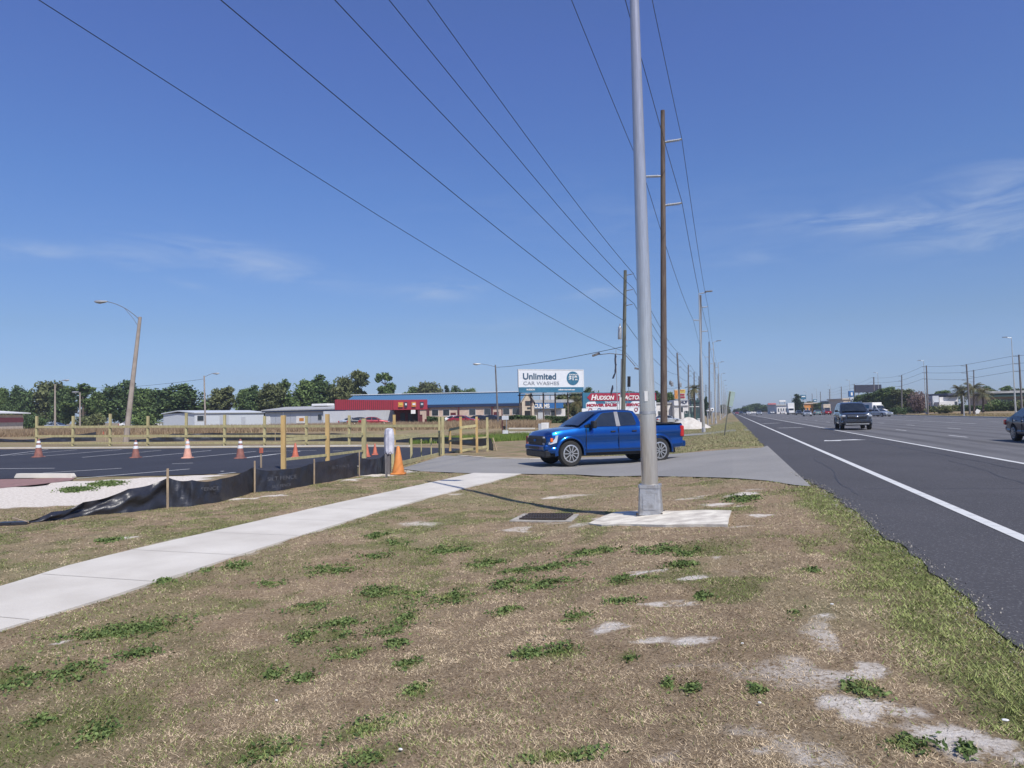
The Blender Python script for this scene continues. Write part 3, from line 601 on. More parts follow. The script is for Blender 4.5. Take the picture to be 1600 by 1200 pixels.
lpR = lamp_post('street lamp on the far side of the road nearest the right edge of the photo', (40.4, 122, terr(40, 0)), G2, H=11.6, side=-1, detail=False, lean=(0, R(-.5)), r0=.13)
for k in range(8):
    l = copy_tree(lpR, (40.4, 172+50*k, terr(40, 0))); l['label'] = ['street lamp behind the far kerb in front of the mauve bare bush', 'street lamp right of the dark billboard', ][k] if k < 2 else '%s far-side street lamp from the right, beyond the dark billboard' % ords[k-0]

# parking-lot lamps with a cobra head
def cobra(label, base, top, head, rb, rt, m, grp='cobra-head lamps around the parking lot', brace=True, flip=None):
    t = thing('parking_lamp', label, 'lamp post', base, 0, grp); B0 = Vector(base); T = Vector(top)-B0; Hd = Vector(head)-B0
    p = MB(); p.tube([T*k/6-Vector((0, 0, .3 if k == 0 else 0)) for k in range(7)], [rb+(rt-rb)*k/6 for k in range(7)], 8); p.build('pole', m, t, 30)
    a = MB(); s = T-Vector((0, 0, .3)); e = Hd; mid = s*.55+e*.45; mid.z = max(s.z, e.z)-.15*abs(e.z-s.z)-.05
    q = [s*(1-u)**2+mid*2*u*(1-u)+e*u*u for u in [k/8 for k in range(9)]]; a.tube(q, .03, 6)
    if brace: a.tube([T-Vector((0, 0, 1.1)), (T-Vector((0, 0, 1.0)))*.6+q[4]*.4+Vector((0, 0, .1)), q[4]], .018, 6)
    a.build('arm', M['polefar'], t, True)
    d = (e-q[7]); d.z = 0; d.normalize(); u = Vector((-d.y, d.x, 0)); h = MB()
    rings = []
    for x, w, z0, z1 in ((-.1, .06, -.05, .05), (.15, .13, -.12, .08), (.55, .19, -.2, .12), (.85, .14, -.13, .1), (1.0, .05, -.03, .05)):
        rings.append([e+d*x+u*w*cos(2*pi*k/10)+Vector((0, 0, (z0+z1)/2+(z1-z0)/2*sin(2*pi*k/10))) for k in range(10)])
    h.loft(rings).build('lamp_head', M['galv'], t, True); return t
def cob(label, pb, d, ptop, phead, rb, rt, m, **k):
    b = V(pb, d); cobra(label, b, Wp(*ptop, d), Wp(*phead, d), rb, rt, m, **k)
cob('leaning concrete lamp post behind the far rail fence, its arm curving left', 196, 60, (219, 495), (166, 471), .24, .13, M['concpole'])
cob('short lamp post near the left edge before the trees, head to the right', 86, 118, (86, 600), (99, 594), .17, .1, M['concpole'], brace=False)
cob('bare lamp post before the left trees with a stub arm, second from left', 125, 112, (125, 613), (122, 612.5), .13, .1, M['concpole'], brace=False)
cob('lamp post in front of the white metal shed, head to the right', 321, 112, (319, 587), (333, 583.5), .14, .1, M['concpole'], brace=False)
cob('lamp post before the blue roof with a head curving left', 778.5, 98, (774, 570), (750, 568.5), .14, .1, M['polefar'], brace=False)

# ------------------------------------------------------------------ utility poles and wires
def upole(label, base, H, r0, r1, m, grp, arms=(), cat='utility pole'):
    t = thing('utility_pole', label, cat, base, 0, grp); p = MB(); n = 12
    p.tube([(0, 0, -.3+(H+.3)*k/8) for k in range(9)], [r0+(r1-r0)*k/8 for k in range(9)], n); p.build('pole', m, t, 30)
    for (dx, z, ln_, r) in arms:      # side, height, length
        a = MB(); a.tube([(dx*.1, 0, z), (dx*ln_*.45, 0, z+.03), (dx*ln_, 0, z+.08)], [r, r, r*.9], 8)
        for k in range(6 if r > .05 else 0): a.tube([(dx*(.3+.13*k), 0, z+.03), (dx*(.34+.13*k), 0, z+.03)], r*1.35, 8)
        a.build('insulator_arm', M['galv'] if r > .05 else M['polefar'], t, True)
    return t
def wire(label, pts, r=.018, grp='overhead wires', m=None, sag=.9, segs=14):
    mb = MB(); out = []
    for a, b in zip(pts, pts[1:]):
        a, b = Vector(a), Vector(b); s = sag*((a-b).length/70)**2
        for k in range(segs): u = k/segs; p = a.lerp(b, u); p.z -= 4*s*u*(1-u); out.append(p)
    out.append(Vector(pts[-1])); rs = [r*(.55+.45*min(p.length/18, 3.6)) for p in out]
    mb.tube(out, rs, 5); return tag(mb.build('power_line', m or M['wire'], None, True), label, 'wire', grp)
# tall transmission poles: base column px, depth, top py
TG = 'tall wood transmission poles along the left verge'
TP = []
for i, (px, d, pt, r0, r1, pxt) in enumerate([(1037.5, 44, 172, .225, .13, 1035.5), (1095.5, 115, 461, .25, .16, 1094.5), (1108.5, 190, 534, .24, .16, 1108), (1117.5, 262, 566, .26, .16, 1117), (1122, 334, 584, .26, .16, 1122)]):
    b = V(px, d); top = Wp(pxt, pt, d); H = top.z-b.z
    arms = [(1, H-2.0, 1.15, .07), (-1, H-4.1, 1.15, .07), (1, H-5.95, 1.15, .07)]
    lab = ['tall brown wood pole behind the truck bed with three short insulator arms', 'thick grey-brown wood pole right behind the second silver lamp', 'tall thin wood pole left of the third silver lamp', 'fourth tall wood pole among the far silver lamps', 'farthest tall wood pole among the far silver lamps'][i]
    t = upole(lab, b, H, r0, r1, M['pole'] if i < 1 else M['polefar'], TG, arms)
    t.rotation_euler = (-math.atan2((top-b).y, H), math.atan2((top-b).x, H), 0); TP.append((b, H, top))
vine = MB(); b0 = TP[0][0]
lv = rng.normal(size=(420, 3))*np.array([.05, .06, 0]); lv[:, 2] = rng.uniform(1.8, 6.3, 420); vx = b0.x+.15+lv[:, 0]; vy = b0.y-.12+lv[:, 1]
tag(link('vine', fastmesh('vine', leafquads(vx, vy, b0.z+lv[:, 2], rng.uniform(.03, .07, 420), 1), 4, LEAF[2], rng.random(420))), 'dry vine growing up the tall brown wood pole', 'vine')
def armpt(i, dx, off): b, H, top = TP[i]; p = b.lerp(top, (H-off)/H); return (p.x+dx*1.15, p.y, p.z+.1)
def planeX(px, py, x):      # ray through a pixel meets the vertical plane at x
    o = Vector((0, 0, CAMZ)); d = Wp(px, py, 1)-o; return o+d*(x/d.x)
def ext(a, b, y):           # carry the chord a->b on to y
    a, b = Vector(a), Vector(b); u = (y-b.y)/(a.y-b.y); return b+(a-b)*u
def backpt(pt, a, y, sag):  # far end of a span that sags by sag and still passes through pt
    p = pt.copy()
    for _ in range(6):
        bk = ext(p, a, y); u = (pt.y-y)/(a[1]-y); s = sag*((Vector(a)-bk).length/70)**2; p = Vector((pt.x, pt.y, pt.z+4*s*u*(1-u)))
    return bk
for (dx, off, px, lab) in ((1, 2.0, 1019, 'upper right transmission wire over the verge'), (-1, 4.1, 893, 'left transmission wire, left of the silver lamp post'), (1, 5.95, 977, 'lower right transmission wire behind the silver lamp post')):
    chain = [armpt(i, dx, off) for i in range(5)]; a = chain[0]
    pt = planeX(px, 0, a[0]); back = backpt(pt, a, -12, .8)
    wire(lab, [back]+chain, .010, 'transmission wires on the tall poles', sag=.8)
# distribution poles
DG = 'shorter distribution poles left of the tall ones'
DP = []
for i, (px, pxt, d, pt) in enumerate([(973, 977, 50, 422), (1063.5, 1058, 118, 551), (1076, 1075.5, 152, 570), (1085, 1084.5, 190, 581), (1092.3, 1092, 232, 588), (1103, 1103, 300, 601), (1111, 1111, 380, 612)]):
    b = V(px, d); top = Wp(pxt, pt, d); H = top.z-b.z
    t = upole(['green-grey wood pole behind the truck cab carrying floodlights', 'wood pole with two pale transformers left of the second lamp', 'wood pole with a single pale transformer', 'thin wood pole in front of the far palm', 'thin wood pole left of the thick grey-brown pole', 'far thin pole between the third tall pole and the verge sign', 'farthest thin pole on the left verge'][i],
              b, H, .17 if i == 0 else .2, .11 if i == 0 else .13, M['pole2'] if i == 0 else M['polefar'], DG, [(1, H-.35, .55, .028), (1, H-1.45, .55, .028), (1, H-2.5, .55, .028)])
    t.rotation_euler = (-math.atan2((top-b).y, H), math.atan2((top-b).x, H), 0)
    DP.append((b, top)); 
    def can(x, z, r=.24, h=.75, m=M['galv']):
        mb = MB(); mb.tube([(x, -.1, z), (x, -.1, z+.05), (x, -.1, z+h-.06), (x, -.1, z+h)], [r*.9, r, r, r*.8], 10); mb.tube([(x, -.1, z+h), (x, -.1, z+h+.2)], .05, 6); mb.build('transformer', m, t, 30)
    if i == 0:
        can(-.3, H-4.9, .14, .9, M['galv'])
        s = MB(); s.tube([(-.1, 0, H-6), (-1.0, 0, H-5.9), (-1.7, -.3, H-6.0)], .03, 6); s.tube([(.1, 0, H-6), (.8, 0, H-6.8)], .03, 6); s.build('floodlight_arm', M['polefar'], t)
        for c, rz in (((-1.95, -.3, H-6.0), .4), ((1.05, -.1, H-7.0), -.3)):
            f = MB(); f.box(c, (.55, .3, .14), m=Matrix.Rotation(-.35 if c[0] < 0 else .2, 3, 'Y')); f.build('floodlight', M['polefar'], t)
        m_ = MB(); m_.box((.38, 0, H-7.9), (.2, .2, .75)); m_.build('meter_box', M['black'], t)
        c_ = MB(); c_.tube([(.36, 0, H-8.3), (.42, 0, H-9), (.2, 0, H-9.6)], .02, 5); c_.tube([(-.2, 0, -.1), (-.17, 0, H-6.3)], .045, 8); c_.build('conduit', M['galv'], t, True)
        g_c = MB(); g_c.tube([(-.2, -.01, .9), (-.195, -.01, 3.0)], .1, 8); g_c.build('cable_guard', M['white'], t, True)
    if i == 1: can(-1.1, H-5.6); can(.25, H-5.8); can(-1.35, H-5.3, .2, .6, M['polefar'])
    if i == 2: can(.15, H-5.6, .28, 1)
DW = [((668, 0), 0, .55, -.35), ((608, 0), 0, .55, -1.45), ((523, 0), 0, .55, -2.5), ((345, 0), 0, -.15, -3.7), ((60, 0), 0, -.15, -5.9)]
names = ['topmost distribution wire crossing the sky from the green-grey pole', 'second distribution wire from the top of the green-grey pole', 'third distribution wire from the top of the green-grey pole', 'fourth wire down, reaching the green-grey pole below its arms', 'lowest and leftmost wire crossing the left sky']
for (pp, _, dx, dz), lab in zip(DW, names):
    ch = [(t.x+dx, t.y, t.z+dz+.08) for b, t in DP]; a = Vector(ch[0]); pt = planeX(pp[0], pp[1], a.x)
    back = backpt(pt, a, -14, .95 if dz > -5 else 1.1)
    wire(lab, [back]+(ch if dz > -3.5 else ch[:5]), .0095 if dz > -5 else .0065, 'distribution wires from the green-grey pole', sag=.95 if dz > -5 else 1.1)
wire('thin service wire from the green-grey pole to the lamp before the blue roof', [DP[0][1]+Vector((0, 0, -5.4)), Wp(776, 574, 98)], .012, 'service wires', M['wiregrey'], sag=.5)
wire('thin service wire from the shed lamp to the left trees', [Wp(319, 592, 112), Wp(150, 606, 170)], .012, 'service wires', M['wiregrey'], sag=.3)
# far-side poles
RG = 'utility poles across the road'
RP = []
for (px, pxt, d, pb, pt, lab) in [(1597, 1592, 120, 0, 554, 'utility pole at the right edge of the photo'), (1515.5, 1510, 128, 0, 569, 'leaning pale utility pole in front of the far palms'), (1450, 1447.5, 150, 0, 571, 'utility pole just right of the lamp by the mauve bush'), (1409, 1409, 176, 0, 586, 'utility pole right of the dark billboard trees'),
                                  (1366, 1365.3, 215, 0, 589, 'utility pole before the right half of the dark billboard'), (1335.3, 1334.8, 260, 0, 600, 'utility pole just left of the dark billboard'), (1315, 1314.5, 300, 0, 604, 'thin utility pole above the dark sport utility vehicle'), (1296.5, 1296, 350, 0, 608, 'thin utility pole left of the sport utility vehicle'), (1282.5, 1282, 400, 0, 612, 'far utility pole right of the dark conifer'), (1522, 1521.5, 170, 0, 578, 'slim pole behind the leaning pale pole'), (1269, 1269, 460, 0, 615, 'farthest utility pole across the road')]:
    b = V(px, d); top = Wp(pxt, pt, d); H = top.z-b.z; r = .15 if d < 200 else .2
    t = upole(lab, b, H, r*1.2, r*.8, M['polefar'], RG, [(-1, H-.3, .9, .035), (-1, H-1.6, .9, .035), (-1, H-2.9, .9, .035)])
    t.rotation_euler = (-math.atan2((top-b).y, H), math.atan2((top-b).x, H), 0)
    if 'slim' not in lab: RP.append(top)
for k, dz in enumerate((-.2, -1.5, -2.8, -6.0)):
    pts = [(RP[0].x+22, RP[0].y-45, RP[0].z+dz)]+[(t.x-.8, t.y, t.z+dz) for t in RP[:8]]
    wire(['top', 'second', 'third', 'lowest'][k]+' of the thin wires strung between the poles across the road', pts, .011, 'wires across the road', M['wiregrey'], sag=.8)

# ------------------------------------------------------------------ fences
def post(mb, px, pb, pt, w=.1, d=None):
    p = G(px, pb) if d is None else V(px, d); dd = depth(p); zt = Hz(px, pt, dd)
    mb.box((p.x, p.y, (p.z-.15+zt)/2), (w, w, zt-p.z+.15), rz=R(YAW)); return p, zt, dd
ff = thing('rail_fence', 'long post and two-rail lumber fence along the far side of the parking lot', 'fence')
PX = [(57, 695, 650), (114, 694.5, 650), (172, 693.5, 646.5), (231, 693, 650), (291, 693, 645), (351, 696, 648), (413.5, 696.5, 650), (479, 693, 650), (546, 695, 649), (616.5, 697, 648)]
FD = np.interp([p[0] for p in PX], [57, 616], [59, 46])
pos = []
for (px, pb, pt), d in zip(PX, FD):
    mb = MB(); p, zt, dd = post(mb, px, pb, pt, .165, d); mb.build('post', M['wood'] if px != 616.5 else M['wood2'], ff); pos.append((px, p, dd))
pe = V(690, 44.5); pos.append((690, pe, 44.5))
for (a, b) in zip(pos, pos[1:]):
    for y0, y1 in ((667, 665.5), (681.5, 681)):
        ya = y0+(y1-y0)*(a[0]-57)/560; yb = y0+(y1-y0)*(b[0]-57)/560
        za, zb = Hz(a[0], ya, a[2]), Hz(b[0], yb, b[2]); u = Vector((.0, -.09, 0)); mb = MB(); mb.beam(Vector((a[1].x, a[1].y, za))+u, Vector((b[1].x, b[1].y, zb))+u, .05, .175); mb.build('rail', M['wood'], ff)
    if a[0] < 500:
        za, zb = Hz(a[0], 694, a[2]), Hz(b[0], 694, b[2]); mb = MB(); mb.beam((a[1].x, a[1].y-.09, max(za, a[1].z)+.1), (b[1].x, b[1].y-.09, max(zb, b[1].z)+.1), .04, .12); mb.build('rail', M['wood'], ff)
def pf(name, label, posts, rails, cat='fence', m='wood'):
    t = thing(name, label, cat); P = {}
    for (px, pb, pt, w, mm) in posts:
        mb = MB(); p, zt, dd = post(mb, px, pb, pt, w); mb.build('post', M[mm], t); P[px] = (p, dd)
    for (xa, ya, xb, yb, h) in rails:
        a, da = P[xa]; b, db = P[xb]; mb = MB(); o = Vector((0, -.07, 0))
        mb.beam(Vector((a.x, a.y, Hz(xa, ya, da)))+o, Vector((b.x, b.y, Hz(xb, yb, db)))+o, .04, h); mb.build('rail', M[m], t)
    return t, P
pf('rail_fence', 'three tall round-topped lumber posts with rails running behind the black silt fence', [(443, 733, 649, .155, 'wood2'), (512, 725, 647, .15, 'wood2'), (569, 716, 654, .185, 'wood')], [(443, 687, 512, 683, .12), (512, 683, 569, 678, .12), (443, 718, 512, 711, .1), (512, 711, 569, 704, .1)])
gt, GPp = pf('lumber_gate', 'pale lumber gate leaf across the driveway, left of the tallest corner posts', [(614, 733, 688, .1, 'wood'), (643, 719, 684, .09, 'wood'), (658.5, 715, 686, .05, 'wood'), (674, 712, 684, .05, 'wood'), (687, 710, 651, .11, 'wood'), (692.5, 711, 651, .13, 'wood')], [(614, 686, 687, 677.5, .1), (614, 727, 687, 709.5, .16), (614, 734.5, 687, 713, .03)], 'gate')
pf('rail_fence', 'tall three-rail lumber panel right of the gate, ending by the ditch', [(703.5, 705, 672, .12, 'wood2'), (720.5, 708, 651, .12, 'wood2'), (745.5, 707, 651, .12, 'wood2'), (762, 705, 652, .12, 'wood')], [(703.5, 671.5, 720.5, 668, .13), (720.5, 668, 745.5, 665, .13), (703.5, 689, 720.5, 686, .1), (720.5, 686, 762, 683, .08), (703.5, 707.5, 720.5, 704.5, .14), (720.5, 704.5, 762, 697.5, .12)])
mb = MB(); mb.tube([up(G(610, 731), 0), up(G(622, 729.5), .05)], .05)
# post wrapped in white tarp
wp = G(606, 741); wt = thing('covered_keypad_post', 'grey post capped with a draped white tarp beside the orange cone', 'post', wp); dd = depth(wp)
mb = MB(); mb.box((0, 0, .6), (.16, .14, 1.4), rz=.3); mb.build('post', M['polefar'], wt)
zt = Hz(609, 668, dd)-wp.z; tb = MB(); rings = []
for z, w, h in ((zt-.02, .04, .04), (zt-.05, .12, .10), (zt-.2, .145, .12), (zt-.45, .155, .125), (zt-.82, .14, .12)):
    rings.append([(.06+w*cos(2*pi*k/16)*(1+.12*(k % 2)), h*sin(2*pi*k/16)*(1+.15*(k % 2)), z+(.05*((k*7) % 3-1) if z < 1 else 0)) for k in range(16)])
tb.loft(rings).build('tarp', M['cloth'], wt)
# black silt fence, near
def siltfence(label, segs, stakes, fold=.03, print_=True):
    t = thing('silt_fence', label, 'silt fence')
    for seg in segs:
        rings_b, rings_t = [], []; n = 18
        for (px, yt, yb), (px2, yt2, yb2) in zip(seg, seg[1:]):
            for k in range(n):
                u = k/n; pxx = px+(px2-px)*u; b = G(pxx, yb+(yb2-yb)*u); d = depth(b); zt = Hz(pxx, yt+(yt2-yt)*u, d); rings_b.append(b); rings_t.append(max(zt-.05*sin(pi*u), b.z+.02))
        b = G(seg[-1][0], seg[-1][2]); rings_b.append(b); rings_t.append(max(Hz(seg[-1][0], seg[-1][1], depth(b)), b.z+.02))
        m = len(rings_b); vs, fs = [], []; R_ = 9
        for i in range(m):
            b = rings_b[i]; h = rings_t[i]-b.z; nrm = Vector((b.y, -b.x, 0)).normalized(); inw = Vector((b.x, b.y, 0)).normalized()
            for j in range(R_):
                v = j/(R_-1); wob = (fold*(sin(i*.45+j*.5)+.5*sin(i*1.1-j*.7)+.8*sin(i*.17)) if seg is not segs[0] or len(segs) < 3 else .075*(sin(i*.16-j*.9)+.5*sin(i*.33+j*.8)+.35*sin(i*.7-j*1.7)))*(v*(1.4-v)*1.6)
                vs.append(b+Vector((0, 0, -.02+h*v))+inw*(wob+.05*v))
        for i in range(m-1):
            for j in range(R_-1): fs.append((i*R_+j, (i+1)*R_+j, (i+1)*R_+j+1, i*R_+j+1))
        mb = MB(); mb.add(vs, fs); mb.build('fabric', M['silt'], t, 180)
    for (px, yb, yt, w, m_, lean) in stakes:
        mb = MB(); p = G(px, yb); d = depth(p); top = Wp(px+lean, yt, d-.05); f = Vector((p.x, p.y, 0)).normalized()*-.06
        mb.beam(p+f-Vector((0, 0, .1)), top+f, w, w); mb.build('stake', M[m_], t)
    return t
sf = siltfence('sagging black silt fence on wooden stakes between lawn and parking lot', [[(28, 814, 818.5), (80, 799, 814), (130, 783, 807), (200, 763, 801), (262, 745, 793)], [(263, 745, 793), (300, 749, 791), (345, 747, 784), (398, 728, 769)], [(398, 731, 770), (440, 732.5, 766), (491, 722, 757), (559, 706, 744)], [(560, 713, 744), (590, 716, 741), (603, 706, 738.5), (611, 700, 737)]],
               [(262, 794, 732, .045, 'stake', 0), (398, 770, 720, .04, 'stake', 0), (491, 757, 717, .04, 'stake', 0), (561.5, 744, 705, .035, 'stake', 0), (604, 746, 710, .06, 'polefar', -1)])
fp = MB(); fl = [G(0, 820.5), G(20, 820), G(45, 819)]; 
for a, b in zip(fl, fl[1:]): fp.beam(up(a, .03), up(b, .03), .16, .05)
fp.build('loose_end', M['silt'], sf); ob = MB(); ob.beam(up(G(20, 814.5), .06), up(G(43, 819.5), .04), .04, .03); ob.build('stake', M['stake'], sf)
def prt(pa, pb_, z0, body, sz):
    a, b = Vector(pa), Vector(pb_); rz = atan2(b.y-a.y, b.x-a.x); n_ = Vector((sin(rz), -cos(rz), 0))*.15
    text('lettering', body, sz, M["siltprint"], sf, (a.x+n_.x, a.y+n_.y, a.z+z0), (R(90), 0, rz), .001, 0, 1.3, 0)
prt(G(288, 790), G(345, 784), .30, 'SILT FENCE', .11); prt(G(412, 770), G(455, 765), .30, 'SILT FENCE', .14); prt(G(418, 770), G(455, 765), .12, 'SILT FENCE', .10); prt(G(512, 752), G(550, 746), .36, 'SILT FENCE', .14); prt(G(578, 741), G(600, 738.5), .40, 'SILT', .16)
siltfence('low black silt fence strip at the left beyond the far rail fence', [[(-60, 685.5, 691), (0, 685, 691), (50, 686, 691), (95, 681, 690.5), (150, 674.5, 689)]], [(-20, 691, 681, .05, 'stake', 0)], .05)
siltfence('long black silt fence beyond the far rail fence, right of the leaning lamp', [[(195, 686.5, 690), (240, 684, 690.5), (270, 677, 690), (330, 676, 688.5), (430, 676, 688.5), (520, 676.5, 689), (610, 678.5, 691), (690, 682, 693), (762, 683, 698)]], [(165, 690, 675, .05, 'stake', 0), (430, 689, 672, .05, 'stake', 0)], .05)
siltfence('black silt fence end rolled up by the ditch at the right fence post', [[(763, 682, 702), (768, 684, 703), (771, 694, 704)]], [(777, 704, 684, .06, 'stake', -7)], .05)
# survey stake with flag in lot
sv = thing('survey_stake', 'thin stake with a red ribbon standing in the parking lot', 'stake', G(408, 731)); mb = MB(); d = depth(G(408, 731)); H = Hz(408, 699, d)-sv.location.z
mb.box((0, 0, H/2), (.05, .04, H)); mb.build('stake', M['stake'], sv); mb = MB(); mb.box((.03, -.03, H-.12), (.16, .02, .2)); mb.build('ribbon', M['cone'], sv)
sv = thing('survey_stake', 'orange topped stake among the dead grass beyond the far fence', 'stake', G(162, 690)); d = depth(G(162, 690)); H = Hz(162, 674, d)-sv.location.z
mb = MB(); mb.box((0, 0, H/2), (.06, .05, H)); mb.build('stake', M['stake'], sv); mb = MB(); mb.box((.0, -.04, H-.15), (.14, .02, .3)); mb.build('ribbon', M['cone'], sv)

# ------------------------------------------------------------------ cones
def cone(label, px, pb, pt, mm, collars=True):
    p = G(px, pb); p.z += .01; h = Hz(px, pt, depth(p))-p.z; t = thing('traffic_cone', label, 'cone', p, .3, 'traffic cones')
    b = MB(); w = h*.26; b.loft([[(w*a*c, w*e*c, z) for a, e in ((-1, -.8), (-.8, -1), (.8, -1), (1, -.8), (1, .8), (.8, 1), (-.8, 1), (-1, .8))] for z, c in ((0, 1), (.03, .98), (.045, .85))]); b.build('base', M[mm], t)
    n = 16; r = lambda z: .045*h/.7+(h*.155)*(1-z/h)
    c = MB(); c.tube([(0, 0, .04), (0, 0, h*.5), (0, 0, h*.97), (0, 0, h)], [r(.04)+.01, r(h*.5), r(h*.97)*.8, r(h)*.55], n); c.build('body', M[mm], t, 40)
    if collars:
        for a, e in ((.52, .68), (.78, .90)):
            k = MB(); k.tube([(0, 0, h*a), (0, 0, h*e)], [r(h*a)+.006, r(h*e)+.006], n, False); k.build('collar', M['refl'], t, 40)
    return t
cone('dirty dark-red cone with white collars, leftmost in the parking lot', 60, 714.5, 686, 'conedirty')
cone('dirty dark-red cone with white collars, in front of the leaning lamp post', 212, 715.5, 688, 'conedirty')
cone('pale faded pink cone with white collars, in the middle of the lot', 293, 716, 686.5, 'conepale')
cone('dirty cone with white collars right of the pale faded one', 375.5, 716.5, 686, 'conedirty')
cone('small bright orange-red cone without collars, left of the two close posts', 461.5, 715, 692, 'cone', False)
cone('small bright orange-red cone just right of the thick third post', 573.5, 714, 694, 'cone', False)
cone('small bright orange-red cone just left of the tarp-covered post', 586, 711, 693, 'cone', False)
cone('large sun-bleached orange cone without collars right of the tarp-covered post', 622.5, 741, 697, 'coneyel', False)
bp_ = G(827, 705); bb = thing('channelizer_drum', 'narrow orange barricade marker just left of the truck grille', 'barricade', bp_); h = Hz(827, 681, depth(bp_))-bp_.z
mb = MB(); mb.box((-.12, 0, h/2), (.06, .06, h)); mb.build('post', M['darkred'], bb); mb = MB(); mb.box((.05, -.02, h*.52), (.26, .04, h*.95)); mb.build('panel', M['cone'], bb, bevel=.01)
# wheel stop
a, b = G(26, 746.5), G(116, 746.5); ws = MB(); d = (b-a).normalized(); n_ = Vector((-d.y, d.x, 0)); L0 = (b-a).length
ws.loft([[a+d*(L0*u)+n_*(w*s_)+Vector((0, 0, z)) for w, z in ((-.11, .0), (-.085, zz), (.085, zz), (.11, .0))] for u, zz, s_ in ((0, .05, 1), (.03, .15, 1), (.97, .15, 1), (1, .05, 1))])
tag(ws.build('wheel_stop', M['conc'], None, bevel=.006), 'pale concrete wheel stop at the lot edge, lower left', 'wheel stop')
rk = MB(); rnd = random.Random(3)
# leaning road sign seen from behind
sb = G(1131, 681); sgn = thing('road_sign', 'leaning road sign seen edge-on from behind on the left verge', 'sign', sb); dd = depth(sb); top = Wp(1141, 612, dd)-sb
mb = MB(); mb.beam((0, 0, -.2), top, .05, .07); mb.build('post', M['pole2'], sgn)
mb = MB(); c = Wp(1140.5, 623, dd)-sb; dr_ = top.normalized(); q = dr_.to_track_quat('Z', 'Y').to_matrix(); mb.box(c+Vector((.06, .05, 0)), (.42, .02, .95), m=Matrix.Rotation(R(12), 3, 'Y') @ Matrix.Rotation(R(20), 3, 'Z')); mb.build('panel', M['signgreen'], sgn, bevel=.006)
# ------------------------------------------------------------------ vehicles
def make_wheel(t, x, y, r, w, side, spokes=10, rimr=.66):
    wh = bpy.data.objects.new('wheel', None); COL.objects.link(wh); wh.parent = t; wh.location = (x, y, r); wh.empty_display_size = .1
    n = 28; tb = MB(); prof = [(-.5, rimr+.02), (-.5, .93), (-.38, .985), (0, 1), (.38, .985), (.5, .93), (.5, rimr+.02)]
    tb.loft([[(r*q*cos(2*pi*k/n), w*a, r*q*sin(2*pi*k/n)) for k in range(n)] for a, q in prof], cap=True); tb.build('tyre', M['tyre'], wh, 50)
    rb = MB(); o = side*w*.5
    rb.loft([[(r*q*cos(2*pi*k/n), o*a, r*q*sin(2*pi*k/n)) for k in range(n)] for a, q in ((1.02, rimr+.03), (1.06, rimr), (1.03, rimr-.07), (.7, rimr-.09))], cap=False)
    rb.tube([(0, o*.8, 0), (0, o*1.0, 0)], [r*.13, r*.10], 12)
    for k in range(spokes):
        a = 2*pi*k/spokes; dd_ = .055
        for e in (0,):
            a0 = a+e*.05; a1 = a+e*.14; p0 = Vector((r*.1*cos(a0), o*.98, r*.1*sin(a0))); p1 = Vector((r*(rimr-.03)*cos(a1), o*.96, r*(rimr-.03)*sin(a1)))
            rb.beam(p0, p1, .062*r/.4 if spokes > 6 else .09, .03)
    rb.build('rim', M['rim'], wh, 30)
    db = MB(); db.tube([(0, o*.60, 0), (0, o*.66, 0)], r*(rimr-.02), 20); db.build('spoke_shade_disc', M['black'], wh)  # black disc filling the rim, painted shade for the gaps between spokes
    return wh
